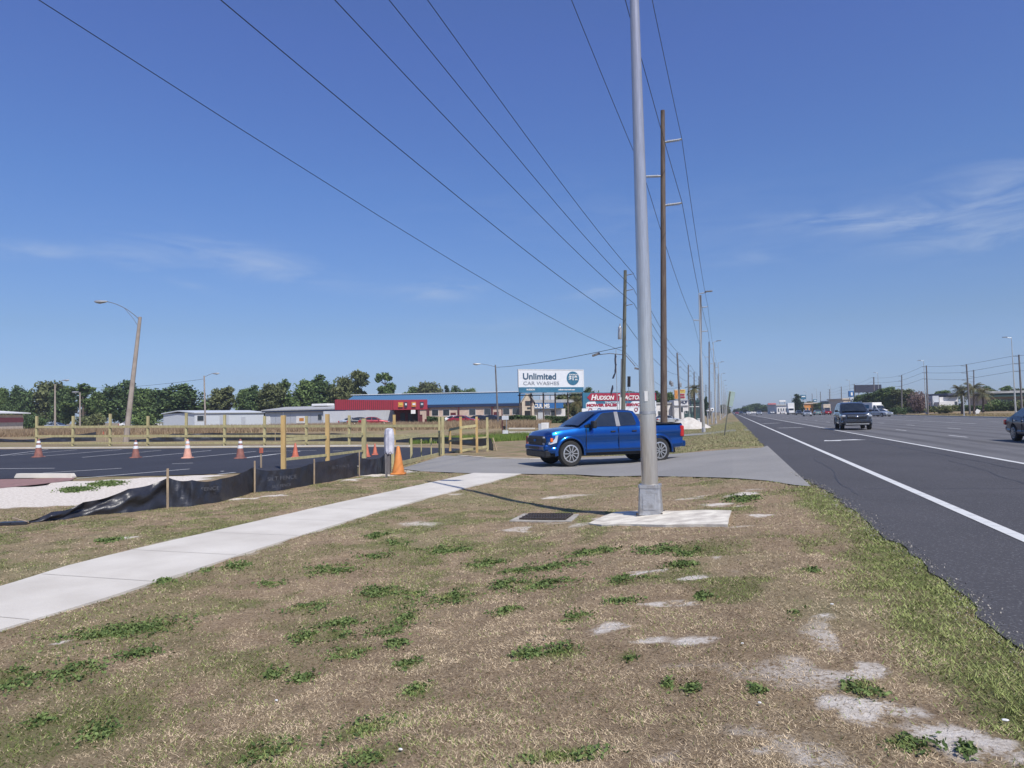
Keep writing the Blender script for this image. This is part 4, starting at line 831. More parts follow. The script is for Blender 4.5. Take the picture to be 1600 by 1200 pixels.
def vehicle(name, label, cat, P, group=None):
    t = thing(name, label, cat, group=group); paint = P['paint']
    def lerpz(x, k):
        st = P['body']; xs = [s[0] for s in st]
        return float(np.interp(-x, [-v for v in xs], [s[k] for s in st]))
    secs = []; xs = sorted(set([s[0] for s in P['body']]+list(np.linspace(P['body'][0][0], P['body'][-1][0], 26))), reverse=True)
    for x in xs:
        w, zb, zt, cr = [lerpz(x, k) for k in (1, 2, 3, 4)]; H = zt-zb
        half = [(0, zb), (w-.14, zb), (w-.04, zb+.04), (w-.015, zb+.13*H), (w-.012, zb+.22*H), (w-.045, zb+.30*H), (w-.02, zb+.56*H), (w, zb+.72*H), (w-.022, zb+.82*H), (w-.06, zt-.05*H), (w-.09, zt), (w*.6, zt+cr*.7), (0, zt+cr)]
        secs.append([(x, y, z) for y, z in half]+[(x, -y, z) for y, z in half[-2:0:-1]])
    bd = MB(); bd.loft(secs); body = bd.build('body', paint, t, 35)
    cut = MB()
    for ax in P['axles']:
        r = P['r']*1.16
        cut.tube([(ax, P['w']+.3, P['r']*1.03), (ax, -P['w']-.3, P['r']*1.03)], r, 32)
    if P.get('bed'):
        x0, x1, z0, z1 = P['bed']; cut.box(((x0+x1)/2, 0, (z0+z1)/2), (abs(x0-x1), (P['w']-.12)*2, z1-z0))
    co = cut.build('cutter', paint, None); md = body.modifiers.new('b', 'BOOLEAN'); md.operation = 'DIFFERENCE'; md.object = co; md.solver = 'EXACT'
    bpy.context.view_layer.update(); dg = bpy.context.evaluated_depsgraph_get(); me = bpy.data.meshes.new_from_object(body.evaluated_get(dg)); body.modifiers.clear(); body.data = me
    me.polygons.foreach_set('use_smooth', [True]*len(me.polygons)); me.set_sharp_from_angle(angle=R(32))
    bpy.data.objects.remove(co)
    # flares
    if P.get('flare'):
        for ax in P['axles']:
            for s in (-1, 1):
                fl = MB()
                r = P['r']*1.16; rings = []
                for k in range(15):
                    a = R(-8+196*k/14); c, sn = cos(a), sin(a); z0 = P['r']*1.03; wy = lerpz(ax, 1)
                    rings.append([(ax+(r+q)*c, s*(wy+o_), z0+(r+q)*sn) for q, o_ in ((-.005, -.08), (-.005, .010), (.02, .014), (.06, .004), (.10, -.03))])
                fl.loft(rings, False, False); fl.build('wheel_arch_flare', paint, t, 60)
    # dark underbody
    ub = MB(); xa, xb = P['body'][0][0]-.15, P['body'][-1][0]+.2
    ub.box(((xa+xb)/2, 0, P['under']+.12), (xa-xb, P['w']*1.4, .24)); 
    for ax in P['axles']: ub.tube([(ax, -P['w']*.85, P['r']), (ax, P['w']*.85, P['r'])], .07, 8); ub.box((ax, 0, P['r']+.25), (P['r']*2.5, P['w']*1.45, .5))
    ub.build('underbody', M['black'], t)
    # greenhouse
    gh = P['house']; zb, zr, wb, wt = P['gz']; Wd = lambda z: wb+(wt-wb)*(z-zb)/(zr-zb)
    rings = []
    for (x, z) in gh:
        z = max(z, zb+.001); half = [(Wd(zb), zb-.08), (Wd(z-.5*(z-zb)), zb+.5*(z-zb)), (Wd(z)-.002, zb+(z-zb)*.93), (Wd(z)-.07, zb+(z-zb)*1.0), (Wd(z)*.5, z+.03*(z-zb)), (0, z+.045*(z-zb))]
        rings.append([(x, a, b) for a, b in half]+[(x, -a, b) for a, b in half[-2::-1]])
    g = MB(); g.loft(rings); g.build('cab', paint, t, 35)
    for s in (-1, 1):
        for poly in P['windows']:
            mb = MB(); mb.prism(poly, lambda u, v, w_: (u, s*(Wd(v)+.006-w_), v), .02); o = mb.build('side_window', M['glass'], t)
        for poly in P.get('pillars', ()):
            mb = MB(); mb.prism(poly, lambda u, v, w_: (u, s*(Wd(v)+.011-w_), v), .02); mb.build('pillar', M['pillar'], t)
    return t, Wd, lerpz
def glasspane(t, name, a, b, ha, hb, crown, out=.012, cb=None):
    "curved pane from lower edge point a=(x,z) half width ha to upper b half width hb"
    n = 8; rings = []
    nrm = Vector((b[1]-a[1], 0, -(b[0]-a[0]))).normalized()*out
    if name == 'rear_window': nrm = -nrm
    for i in range(5):
        u = i/4; x = a[0]+(b[0]-a[0])*u; z = a[1]+(b[1]-a[1])*u; hw = ha+(hb-ha)*u
        rings.append([(x+nrm.x, hw*(2*k/n-1), z+nrm.z+crown*(1-(2*k/n-1)**2)) for k in range(n+1)])
    mb = MB(); mb.loft(rings, False, False); return mb.build(name, M['glass'], t, 60)
def bx(t, name, m, c, d, bev=0, rz=0):
    mb = MB(); mb.box(c, d, rz=rz); return mb.build(name, m if not isinstance(m, str) else M[m], t, bevel=bev)
def paintm(name, c, metal=.35, rough=.3):
    m = mat(name, c, rough, metal, c2=tuple(v*.93 for v in c), coat=1.0); return m
# ---- the blue pickup (x forward, origin at the front axle on the ground)
blue = paintm('blue_paint', (.0035, .082, .31), .92, .30)
P = dict(paint=blue, w=1.0, r=.445, under=.33, flare=True, axles=(0, -3.68),
    body=[(.93, .80, .50, 1.04, .02), (.86, .90, .46, 1.13, .03), (.70, .975, .44, 1.19, .05), (.35, .99, .44, 1.25, .055), (-.30, 1.0, .44, 1.31, .05), (-.60, 1.0, .42, 1.33, .01), (-2.9, 1.0, .42, 1.34, .0), (-3.05, 1.0, .46, 1.385, 0), (-4.62, 1.0, .52, 1.40, 0), (-4.74, .965, .55, 1.40, 0)],
    bed=(-3.12, -4.62, .85, 1.7), gz=(1.30, 1.93, .93, .76),
    house=[(-.36, 1.33), (-.75, 1.56), (-1.22, 1.86), (-1.50, 1.91), (-2.0, 1.93), (-2.5, 1.92), (-2.72, 1.88), (-2.84, 1.7), (-2.98, 1.34)],
    windows=[[(-.83, 1.40), (-.98, 1.52), (-1.32, 1.80), (-1.42, 1.835), (-1.88, 1.86), (-1.90, 1.36), (-1.18, 1.36), (-1.02, 1.34)], [(-2.04, 1.36), (-2.00, 1.86), (-2.52, 1.845), (-2.62, 1.80), (-2.74, 1.45), (-2.70, 1.38)]],
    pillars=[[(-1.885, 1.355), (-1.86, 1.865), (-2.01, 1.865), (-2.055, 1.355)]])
truck, Wd, lz = vehicle('pickup_truck', 'bright blue crew-cab pickup truck turning into the driveway', 'pickup truck', P)
for ax in P['axles']:
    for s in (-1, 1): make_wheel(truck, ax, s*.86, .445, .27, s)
glasspane(truck, 'windshield', (-.40, 1.385), (-1.17, 1.85), .80, .66, .03, .018)
glasspane(truck, 'rear_window', (-2.955, 1.42), (-2.80, 1.80), .70, .60, .02, .012)
gr = bx(truck, 'grille', 'black', (.925, 0, .90), (.10, 1.30, .34), .03)
for k in range(3): bx(gr, 'grille_bar', 'iron', (.985, 0, .80+.09*k), (.02, 1.2, .03), .006)
mb = MB(); mb.ell((.985, 0, .91), (.02, .12, .05), 16, 6); mb.build('emblem', M['signblue'], gr, True)
bx(truck, 'front_bumper', blue, (.90, 0, .66), (.24, 1.82, .2), .05)
bx(truck, 'lower_valance', 'black', (.86, 0, .46), (.26, 1.80, .26), .05)
bx(truck, 'air_intake', 'black', (1.01, 0, .66), (.04, .95, .1), .01)
for s in (-1, 1):
    mb = MB(); mb.prism([(.955, .77), (.955, 1.04), (.80, 1.08), (.50, 1.09), (.56, .84), (.78, .78)], lambda u, v, w_: (u, s*(float(np.interp(u, [.55, .7, .86, .96], [.99, .975, .90, .70]))+.018-w_), v), .25)
    hl = mb.build('headlight', M['lens'], truck)
    mb = MB(); mb.box((.74, s*.965, .93), (.10, .05, .13)); mb.build('turn_signal', M['amber'], hl, bevel=.01)
    bx(hl, 'bezel', 'black', (.93, s*.74, .91), (.07, .20, .17), .02)
    bx(truck, 'fog_lamp', 'lens', (.93, s*.82, .66), (.05, .12, .06), .01)
    bx(truck, 'tail_light', 'red', (-4.69, s*.955, 1.12), (.16, .12, .40), .03)
    for x in (-1.72, -2.60): bx(truck, 'door_handle', 'black', (x, s*1.0, 1.17), (.19, .05, .055), .015)
    mr = MB(); mr.box((-.86, s*1.12, 1.43), (.15, .26, .26)); mr.box((-.88, s*.97, 1.34), (.08, .2, .07)); mr.build('mirror', M['black'], truck, bevel=.03)
    sm = MB()
    for x in (-.62, -1.95, -2.92):
        sm.box((x, s*.993, .93), (.014, .02, .80))
    sm.box((-1.78, s*.992, .545), (2.3, .02, .012))
    sm.build('door_gap', M['black'], truck)
    sm = MB(); sm.box((-3.02, s*.985, 1.0), (.016, .035, .8)); sm.build('bed_gap', M['black'], truck)
    fg_ = MB(); fg_.prism([(-.60, 1.34), (-.60, 1.42), (-.80, 1.46), (-.8, 1.34)], lambda u, v, w_: (u, s*(.945-w_), v), .03); fg_.build('corner_window', M['glass'], truck)
    bx(truck, 'running_rail', 'black', (-1.85, s*.9, .47), (2.3, .1, .07), .02)
bx(truck, 'rear_bumper', blue, (-4.80, 0, .66), (.2, 1.84, .22), .04)
bx(truck, 'bumper_step', 'black', (-4.84, 0, .77), (.18, 1.3, .03), .01)
bx(truck, 'tailgate', blue, (-4.725, 0, 1.12), (.06, 1.66, .54), .02)
rl = MB()
for s in (-1, 1): rl.box((-3.86, s*.945, 1.405), (1.6, .10, .03))
rl.box((-3.05, 0, 1.40), (.08, 1.8, .03)); rl.box((-4.68, 0, 1.405), (.1, 1.75, .03)); rl.build('bed_rail_cap', M['black'], truck, bevel=.008)
sw = MB(); sw.tube([(-1.1+.16*sin(2*pi*k/16)*.4, .38+.19*cos(2*pi*k/16), 1.25+.19*sin(2*pi*k/16)*.9) for k in range(17)], .015, 6); sw.build('steering_wheel', M['black'], truck)
bx(truck, 'exhaust', 'iron', (-4.7, -.5, .5), (.3, .08, .08), .02)
def place(t, pF, pR, wb):
    a, b = Vector(pF), Vector(pR); d = (a-b); t.rotation_euler = (0, 0, atan2(d.y, d.x)); t.location = a; return t
# front-left wheel touches at photo (889,729), rear-left at (1031,719.5): place by the wheels' centre line
def placewheels(t, f, r, half, wb, ax=0, zoff=.014):
    a, b = G(*f), G(*r); m = (a+b)/2; d = (a-b); d.z = 0; d.normalize(); n_ = Vector((-d.y, d.x, 0))   # left of heading
    c = m+d*(wb/2-ax) ; return c, atan2(d.y, d.x), n_
c, a_, n_ = placewheels(truck, (889, 727.5), (1031, 718.5), .86, 3.68)
c = c-n_*.95 ; sh_ = Vector((c.x, c.y, 0)).normalized()*.75; truck.location = (c.x-sh_.x, c.y-sh_.y, -.344); truck.rotation_euler = (0, 0, a_+R(2)); truck.scale = (.985, 1, 1.025)
print('TRUCK', c, math.degrees(a_), (G(889, 727.5)-G(1031, 718.5)).length)
# ---- dark sport utility vehicle coming towards the camera
dk = paintm('charcoal_paint', (.035, .042, .058), .4, .28)
PS = dict(paint=dk, w=1.0, r=.40, under=.3, flare=True, axles=(0, -3.0),
    body=[(.93, .74, .40, 1.02, .02), (.84, .90, .38, 1.10, .03), (.55, .98, .38, 1.14, .05), (-.45, 1.0, .38, 1.22, .04), (-.8, 1.0, .38, 1.24, 0), (-3.9, 1.0, .38, 1.27, 0), (-4.12, .95, .42, 1.27, 0)],
    gz=(1.18, 1.92, .95, .76), house=[(-.42, 1.21), (-.8, 1.45), (-1.25, 1.82), (-1.6, 1.90), (-2.4, 1.93), (-3.4, 1.91), (-3.85, 1.85), (-4.02, 1.6), (-4.1, 1.24)],
    windows=[[(-.86, 1.28), (-1.32, 1.76), (-1.85, 1.82), (-1.87, 1.26)], [(-1.95, 1.26), (-1.93, 1.82), (-2.8, 1.82), (-2.85, 1.26)], [(-2.95, 1.28), (-2.9, 1.82), (-3.7, 1.78), (-3.85, 1.32)]])
def front(t, P, zg, wg, hz, chrome=True, zl=None):
    x = P['body'][0][0]; g_ = bx(t, 'grille', 'black', (x-.02, 0, zg), (.1, wg, .26), .03)
    if chrome:
        bx(g_, 'chrome_bar', 'chrome', (x+.035, 0, zg+.06), (.03, wg*.96, .045), .01)
    mb = MB(); mb.ell((x+.05, 0, zg+.02), (.02, .1, .055), 12, 6); mb.build('emblem', M['chrome'], g_, True)
    bx(t, 'front_bumper', P['paint'], (x-.06, 0, P['under']+.28), (.25, P['w']*1.75, .24), .06)
    bx(t, 'air_intake', 'black', (x+.03, 0, P['under']+.22), (.1, P['w']*1.25, .1), .02)
    bx(t, 'skid_plate', 'galv', (x+.0, 0, P['under']+.10), (.18, P['w']*1.5, .06), .02)
    bx(t, 'licence_plate', 'white', (P['body'][-1][0]-.13, 0, P['under']+.42), (.015, .30, .15))
    for s in (-1, 1):
        bx(t, 'headlight', 'lens', (x-.14, s*P['w']*.80, hz), (.26, P['w']*.30, .15), .04)
        mr = MB(); mr.box((P['mx'], s*(P['w']+.10), P['mz']), (.12, .2, .16)); mr.box((P['mx'], s*(P['w']-.02), P['mz']-.05), (.05, .16, .05)); mr.build('mirror', M['black'], t, bevel=.03)
        bx(t, 'tail_light', 'red', (P['body'][-1][0]+.06, s*P['w']*.86, hz+.1), (.18, .22, .22), .03)
        for hx in P['hx']: bx(t, 'door_handle', 'chrome', (hx, s*P['w'], P['hz']), (.17, .04, .035), .01)
        sm = MB()
        for gx_ in P['gaps']: sm.box((gx_, s*(P['w']-.008), (P['hz']+P['under'])/2+.15), (.012, .02, P['hz']-P['under']-.1))
        sm.build('door_gap', M['black'], t)
    bx(t, 'rear_bumper', P['paint'], (P['body'][-1][0]-.02, 0, P['under']+.3), (.2, P['w']*1.75, .22), .05)
    for ax in P['axles']:
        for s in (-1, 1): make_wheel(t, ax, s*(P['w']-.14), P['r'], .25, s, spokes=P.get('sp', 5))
PS.update(mx=-.85, mz=1.32, hx=(-1.7, -2.7), hz=1.08, gaps=(-.75, -1.9, -2.9))
suv, _, _ = vehicle('sport_utility_vehicle', 'large dark grey sport utility vehicle driving toward the camera', 'suv', PS)
front(suv, PS, .90, 1.25, .96)
glasspane(suv, 'windshield', (-.47, 1.27), (-1.2, 1.80), .80, .68, .03, .02); glasspane(suv, 'rear_window', (-4.09, 1.36), (-3.93, 1.78), .72, .64, .02)
for s in (-1, 1):
    rr_ = MB(); rr_.tube([(-1.6, s*.66, 1.93), (-1.7, s*.66, 1.99), (-3.3, s*.66, 1.99), (-3.4, s*.66, 1.94)], .02, 6); rr_.build('roof_rail', M['galv'], suv, True)
suv.location = (8.35, 54.5, .072+.01); suv.rotation_euler = (0, 0, R(-90)-R(1.5))
# ---- sedan template
def sedan(label, paint, loc, rz, grp=None, sp=10, name='sedan', k=1.0):
    PP = dict(paint=paint, w=.92, r=.335, under=.2, flare=False, axles=(0, -2.75), sp=sp,
        body=[(.90, .62, .30, .66, .02), (.82, .78, .26, .72, .03), (.55, .89, .24, .80, .05), (-.3, .915, .24, .92, .05), (-.65, .92, .24, .95, .02), (-2.8, .92, .25, .98, .01), (-3.2, .91, .27, 1.0, .03), (-3.65, .87, .32, .97, .03), (-3.82, .74, .4, .88, .02)],
        gz=(.90, 1.43, .86, .60), house=[(-.35, .93), (-.8, 1.16), (-1.2, 1.36), (-1.6, 1.42), (-2.2, 1.42), (-2.6, 1.36), (-3.0, 1.15), (-3.3, .99)],
        windows=[[(-.72, .99), (-1.22, 1.31), (-1.75, 1.37), (-1.78, .98)], [(-1.86, .98), (-1.83, 1.37), (-2.3, 1.36), (-2.68, 1.22), (-2.95, 1.04)]],
        mx=-.72, mz=1.03, hx=(-1.62, -2.5), hz=.86, gaps=(-.6, -1.82, -2.75))
    t, _, _ = vehicle(name, label, 'car', PP, grp); front(t, PP, .58, .8, .66, chrome=False)
    glasspane(t, 'windshield', (-.42, .985), (-1.14, 1.335), .74, .56, .04, .018); glasspane(t, 'rear_window', (-3.2, 1.05), (-2.68, 1.33), .70, .54, .03, .018)
    t.location = loc; t.rotation_euler = (0, 0, rz); return t
dkc = mat('slate_paint', (.012, .013, .032), .35, .1, c2=(.011, .012, .03), coat=.35)
sedan('dark slate-blue sedan cut off by the right edge of the photo', dkc, (12.05, 31.3, .082), R(-90))
silv = paintm('silver_paint', (.50, .53, .55), .5, .3); whitep = paintm('white_car_paint', (.75, .75, .74), 0, .3); redp = paintm('red_car_paint', (.33, .02, .03), .2, .3); blackp = paintm('black_car_paint', (.015, .016, .02), .2, .3); greenp = paintm('sage_car_paint', (.22, .32, .30), .3, .35)
s1 = V(1384, 128); ssd = sedan('silver sedan turning beside the small box truck across the road', silv, (s1.x, s1.y, .1), R(-58))
def recol(t, m, label, kind=None):
    for o in t.children:
        if o.type == 'MESH' and o.data.materials and o.data.materials[0] == silv:
            o.data = o.data.copy(); o.data.materials[0] = m
    t['label'] = label; return t
def car_at(px, d, rz, m, label, z=.09, dx=0):
    p = V(px, d); t = copy_tree(ssd, (p.x, p.y, z if p.x > 1.2 else terr(p.x, p.y)+.03), rz); return recol(t, m, label)
car_at(1262, 165, R(-92), silv, 'pale silver car with dark windshield heading this way, left of the suv')
car_at(1249, 215, R(-90), blackp, 'small black car just behind the pale silver one')
car_at(1186.5, 255, R(-90), silv, 'silver car far down the road near the centre line')
car_at(1170, 290, R(-90), whitep, 'white car far down the near lanes')
car_at(1158, 330, R(-90), blackp, 'dark car farthest down the near lanes')
car_at(1151.5, 350, R(-90), redp, 'reddish dark car at the very end of the near lanes')
car_at(1207, 330, R(-90), whitep, 'white car beneath the red far sign')
car_at(1276, 200, R(90), greenp, 'pale sage car left of the suv across the road')
car_at(1290, 205, R(95), redp, 'dark red car just left of the suv')
car_at(1222, 320, R(90), whitep, 'white car far across the road left of the box truck')
# box truck / trailer
def boxtruck(label, loc, rz, L=4.6, H=2.6, body=None, cabm=None, w=1.05, name='box_truck'):
    t = thing(name, label, 'truck', loc, rz); body = body or M['white']
    bx(t, 'cargo_box', body, (-L/2-.2, 0, .75+H/2-.1), (L, w*2, H-.1), .05); bx(t, 'box_trim', 'galv', (-L/2-.2, 0, .72), (L+.06, w*2+.06, .1), .02)
    cb_ = MB(); cb_.loft([[(x, y*ww, z) for y, z in ((-1, .5), (-1, 1.2), (-.85, zt), (.85, zt), (1, 1.2), (1, .5))] for x, ww, zt in ((-.15, .95, 2.2), (.45, .95, 2.2), (1.05, .93, 1.35), (1.75, .85, 1.2))]); cb_.build('cab', cabm or body, t, bevel=.03)
    glasspane(t, 'windshield', (1.02, 1.38), (.52, 2.08), .78, .74, .02, .04)
    for s in (-1, 1):
        mb = MB(); mb.prism([(.0, 1.3), (.0, 2.0), (.45, 2.0), (.85, 1.35)], lambda u, v, w_: (u, s*(.93-w_+(.02 if v < 1.5 else -.04)), v), .03); mb.build('side_window', M['glass'], t)
        bx(t, 'headlight', 'lens', (1.7, s*.65, .85), (.12, .25, .15), .02)
        bx(t, 'box_stripe', 'teal', (-L/2-.2, s*(w+.008), 1.9), (L*.45, .01, .7))
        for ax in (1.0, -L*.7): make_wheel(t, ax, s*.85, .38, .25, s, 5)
    bx(t, 'bumper', 'black', (1.75, 0, .5), (.15, 1.8, .22), .03); bx(t, 'rear_door', 'galv', (-L-.215, 0, 1.85), (.03, w*1.8, H-.5), .01); bx(t, 'chassis', 'black', (-L/2, 0, .55), (L+1, 1.0, .25)); return t
p = V(1372, 138); bt_ = boxtruck('small white box truck with a teal panel beside the silver sedan', (p.x, p.y, .1), R(-64), 3.4, 2.1)
p = V(1234, 235); boxtruck('white box truck with tall cargo body far down the road', (p.x+.5, p.y, .09), R(-90), 6, 3.3)
p = V(1356, 170); boxtruck('pinkish-white van truck mostly hidden behind the suv', (p.x, p.y, .09), R(-70), 3, 1.8, M['stucco'])
p = V(1291, 215); boxtruck('boxy pinkish truck above the dark red car', (p.x+1, p.y+6, .09), R(-90), 5, 2.6, M['stucco'])
# ------------------------------------------------------------------ buildings
class Bld:
    "a building whose front runs between two image columns at given depths"
    def __init__(s, name, label, px0, d0, px1, d1, cat='building'):
        a, b = V(px0, d0), V(px1, d1); s.w = (Vector((b.x-a.x, b.y-a.y))).length; s.px0, s.d0, s.px1, s.d1 = px0, d0, px1, d1
        s.z = min(a.z, b.z)-.1; s.t = thing(name, label, cat, (a.x, a.y, s.z), atan2(b.y-a.y, b.x-a.x)); s.a, s.b = a, b
    def zz(s, py, u=0): d = s.d0+(s.d1-s.d0)*u; px = s.px0+(s.px1-s.px0)*u; return Hz(px, py, d)-s.z
    def u(s, px):       # image column -> x along the front
        o = Vector((0, 0, CAMZ)); d = Wp(px, 640, 1)-o; e = s.b-s.a
        # solve o + t d = a + k e  (2D)
        det = d.x*(-e.y)+e.x*d.y; rx, ry = s.a.x, s.a.y
        k = (d.x*ry-d.y*rx)/(-(d.x*e.y-d.y*e.x)) if abs(d.x*e.y-d.y*e.x) > 1e-9 else 0
        return k*s.w
    def box(s, name, m, x0, x1, z0, z1, y0=0, y1=.1, parent=None, bev=0):
        mb = MB(); mb.box(((x0+x1)/2, (y0+y1)/2, (z0+z1)/2), (abs(x1-x0), abs(y1-y0), z1-z0)); return mb.build(name, M[m] if isinstance(m, str) else m, parent or s.t, bevel=bev)
    def win(s, x0, x1, z0, z1, frame='white'):
        f = s.box('window', frame, x0-.06, x1+.06, z0-.06, z1+.06, -.05, .02); s.box('pane', 'wglass', x0, x1, z0, z1, -.065, -.04, f)
    def door(s, x, z1=2.1, w=1.0, m='black'):
        f = s.box('door', m, x-w/2, x+w/2, .1, z1, -.05, .02); s.box('handle', 'galv', x+w*.3, x+w*.36, 1.0, 1.15, -.09, -.05, f)
    def roof(s, m, zlow, zhigh, depth, over=.4, name='roof', x0=None, x1=None, y0=0):
        x0 = -over if x0 is None else x0; x1 = s.w+over if x1 is None else x1
        r = MB(); prof = [(y0-over, zlow), (y0+depth/2, zhigh), (y0+depth+over, zlow), (y0+depth+over, zlow-.18), (y0+depth/2, zhigh-.2), (y0-over, zlow-.18)]
        r.loft([[(x, y, z) for y, z in prof] for x in (x0, x1)]); o = r.build(name, M[m], s.t)
        return o
# red-white building at the left edge
b = Bld('building', 'cream building with a pinkish-red band at the left edge of the photo', -60, 110, 36, 124); w = b.w
b.box('wall', 'stucco', 0, w, 0, b.zz(648, .8), 0, 14); b.box('band', 'pink', -.02, w+.02, b.zz(660, .8), b.zz(652.5, .8), -.03, 14.03)
b.roof('white', b.zz(645, .9), b.zz(639, .6), 14, .8); b.win(w*.3, w*.36, 1, 2); b.door(w*.5)
# grey metal buildings
b = Bld('metal_building', 'long pale grey corrugated metal building left of the red canopy', 414, 132, 540, 124); w = b.w
b.box('wall', 'greymetal', 0, w, 0, b.zz(640, .2), 0, 12); b.roof('greyroof', b.zz(640, .3), b.zz(633.5, .6), 12, .5)
b.box('dark_fascia', 'navy', -.4, w+.4, b.zz(643.5, .3), b.zz(641, .3), -.45, -.4)
b.box('poster', 'white', b.u(463), b.u(478), b.zz(661, .5), b.zz(650, .5), -.06, 0); b.box('poster_mark', 'orange', b.u(468), b.u(475), b.zz(658, .5), b.zz(653, .5), -.08, -.062)
b.box('awning', 'green_wall', b.u(524), b.u(531), .3, 2.6, -.8, -.02, bev=.1); b.box('downpipe', 'white', b.u(443), b.u(444), .2, b.zz(642, .2), -.15, 0); b.box('downpipe', 'white', b.u(510), b.u(511), .2, b.zz(642, .8), -.15, 0)
for x in (.06, .14, .24, .33, .58, .7): b.box('wall_seam', 'galv', w*x, w*x+.06, .1, b.zz(643.5, .3), -.03, 0)
b.box('roof_vent', 'white', b.u(463), b.u(489), b.zz(634.5, .5), b.zz(630.5, .5), 4, 6, bev=.1); b.win(b.u(497), b.u(503), 1.2, 2.2); b.door(b.u(419), m='white')
b = Bld('metal_shed', 'low white metal shed behind the lamp, far left of the grey building', 304, 136, 412, 150); w = b.w
b.box('wall', 'whitemetal', 0, w, 0, b.zz(645, .5), 0, 10); b.roof('whitemetal', b.zz(644, .5), b.zz(640.5, .5), 10, .3)
b.box('shed_door', 'greymetal', b.u(343), b.u(357), .1, 3.0, -.05, 0); b.win(b.u(308), b.u(318), 1.4, 2.4); b.door(b.u(380), m='greymetal')
# blue roofed building with the red canopy
b = Bld('blue_roof_building', 'long cream building under a bright blue metal roof', 533, 134, 822, 130); w = b.w
ze, zr = b.zz(631, .6), b.zz(611.5, .7)
b.box('wall', 'tan', 0, w, 0, ze-.1, 0, 16); b.box('lower_wall', 'darkred', w*.46, w, 0, 1.0, -.03, 0)
b.roof('blueroof', ze, zr, 17, .35, y0=0); b.box('fascia', 'navy', -.5, w+.5, ze-.62, ze-.12, -.42, -.33); b.box('ridge_cap', 'white', -.8, w+.8, zr+.02, zr+.12, 7.6, 8.4)
for x in (.50, .56, .7, .78, .88, .93): b.win(w*x, w*x+1.2, 1.6, 2.7)
for x in (.60, .83): b.door(w*x+.5, m='darkred')
for x in (.48, .642, .82, .99): b.box('column', 'darkred', w*x, w*x+.22, 0, ze-.5, -.35, -.13)
rib = MB()
for k in range(70): rib.beam((w*k/69, -.3, ze+.03), (w*k/69, 7.9, zr+.03), .05, .05)
rib.build('roof_ribs', M['blueroof'], b.t)
b = Bld('red_canopy_store', 'dark red store front under a wide red metal canopy with small signs', 614, 117, 668, 118); w = b.w; z0, z1 = b.zz(640.5), b.zz(625)
b.box('canopy', 'redmetal', 0, w, z0, z1, -.3, 10)
cp = MB(); cp.beam((0, -.2, (z0+z1)/2), ((V(531, 112)-b.a).length*-1, -3.4, (z0+z1)/2+.1), .5, z1-z0); cn = cp.build('canopy', M['redmetal'], b.t)
rb_ = MB()
for k in range(30):
    u = k/29; L0 = (V(531, 112)-b.a).length; rb_.box((-L0*u, -.48-3.2*u, (z0+z1)/2+.1*u), (.10, .08, (z1-z0)*.97))
rb_.build('canopy_ribs', M['darkred'], cn)
b.box('wall', 'darkred', .3, w*.74, 0, z0, 2.5, 9); b.box('side_wall', 'greymetal', -11.5, .28, 0, z0, 3.5, 9)
b.box('canopy_post', 'darkred', w*.97, w*.97+.2, 0, z0, -.2, 0); b.box('canopy_post', 'darkred', w*.72, w*.72+.35, 0, z0, -.2, .1); b.box('counter', 'darkred', w*.74, w*.86, 0, 1.8, .5, 3)
for x in (.22, .45, .6): b.box('door', 'black', w*x, w*x+.8, .05, 2.1, 2.4, 2.5)
for px, wd, m1, m2 in ((622, 8, 'orange', 'yellow'), (631.5, 5, 'darksign', 'signwhite'), (643, 7, 'orange', 'signwhite'), (656, 6, 'darksign', 'greymetal')):
    s_ = b.box('small_sign', m1, b.u(px), b.u(px+wd), b.zz(636), b.zz(628.5), -.36, -.31); b.box('sign_mark', m2, b.u(px+1.5), b.u(px+wd-1), b.zz(633.5), b.zz(630.5), -.4, -.365, s_)
    b.box('sign_mark', 'black', b.u(px), b.u(px+wd-1), b.zz(638.3), b.zz(637), -.36, -.31, s_)
b.box('hanging_sign', 'white', b.u(642), b.u(649), b.zz(647), b.zz(641), -.3, -.2)
# gable house by the vacuums
b = Bld('gable_house', 'narrow cream gabled house front left of the vacuum shelter', 816, 126, 835, 126); w = b.w; ze, zr = b.zz(628), b.zz(615.5)
g = MB(); g.loft([[(0, y, 0), (w, y, 0), (w, y, ze), (w*.62, y, zr), (w*.38, y, zr), (0, y, ze)] for y in (0, 10)]); g.build('wall', M['stucco'], b.t)
for s_, (xa, xb) in (('l', (-.3, w*.38)), ('r', (w+.3, w*.62))):
    r = MB(); r.beam((xa, 5, ze-.2), (xb, 5, zr+.1), 10.6, .16); r.build('roof', M['greyroof'], b.t)
b.win(w*.3, w*.85, b.zz(633.5), b.zz(627), 'darkred'); b.win(w*.45, w*.75, b.zz(639), b.zz(637), 'black'); b.door(w*.45, 2.2)
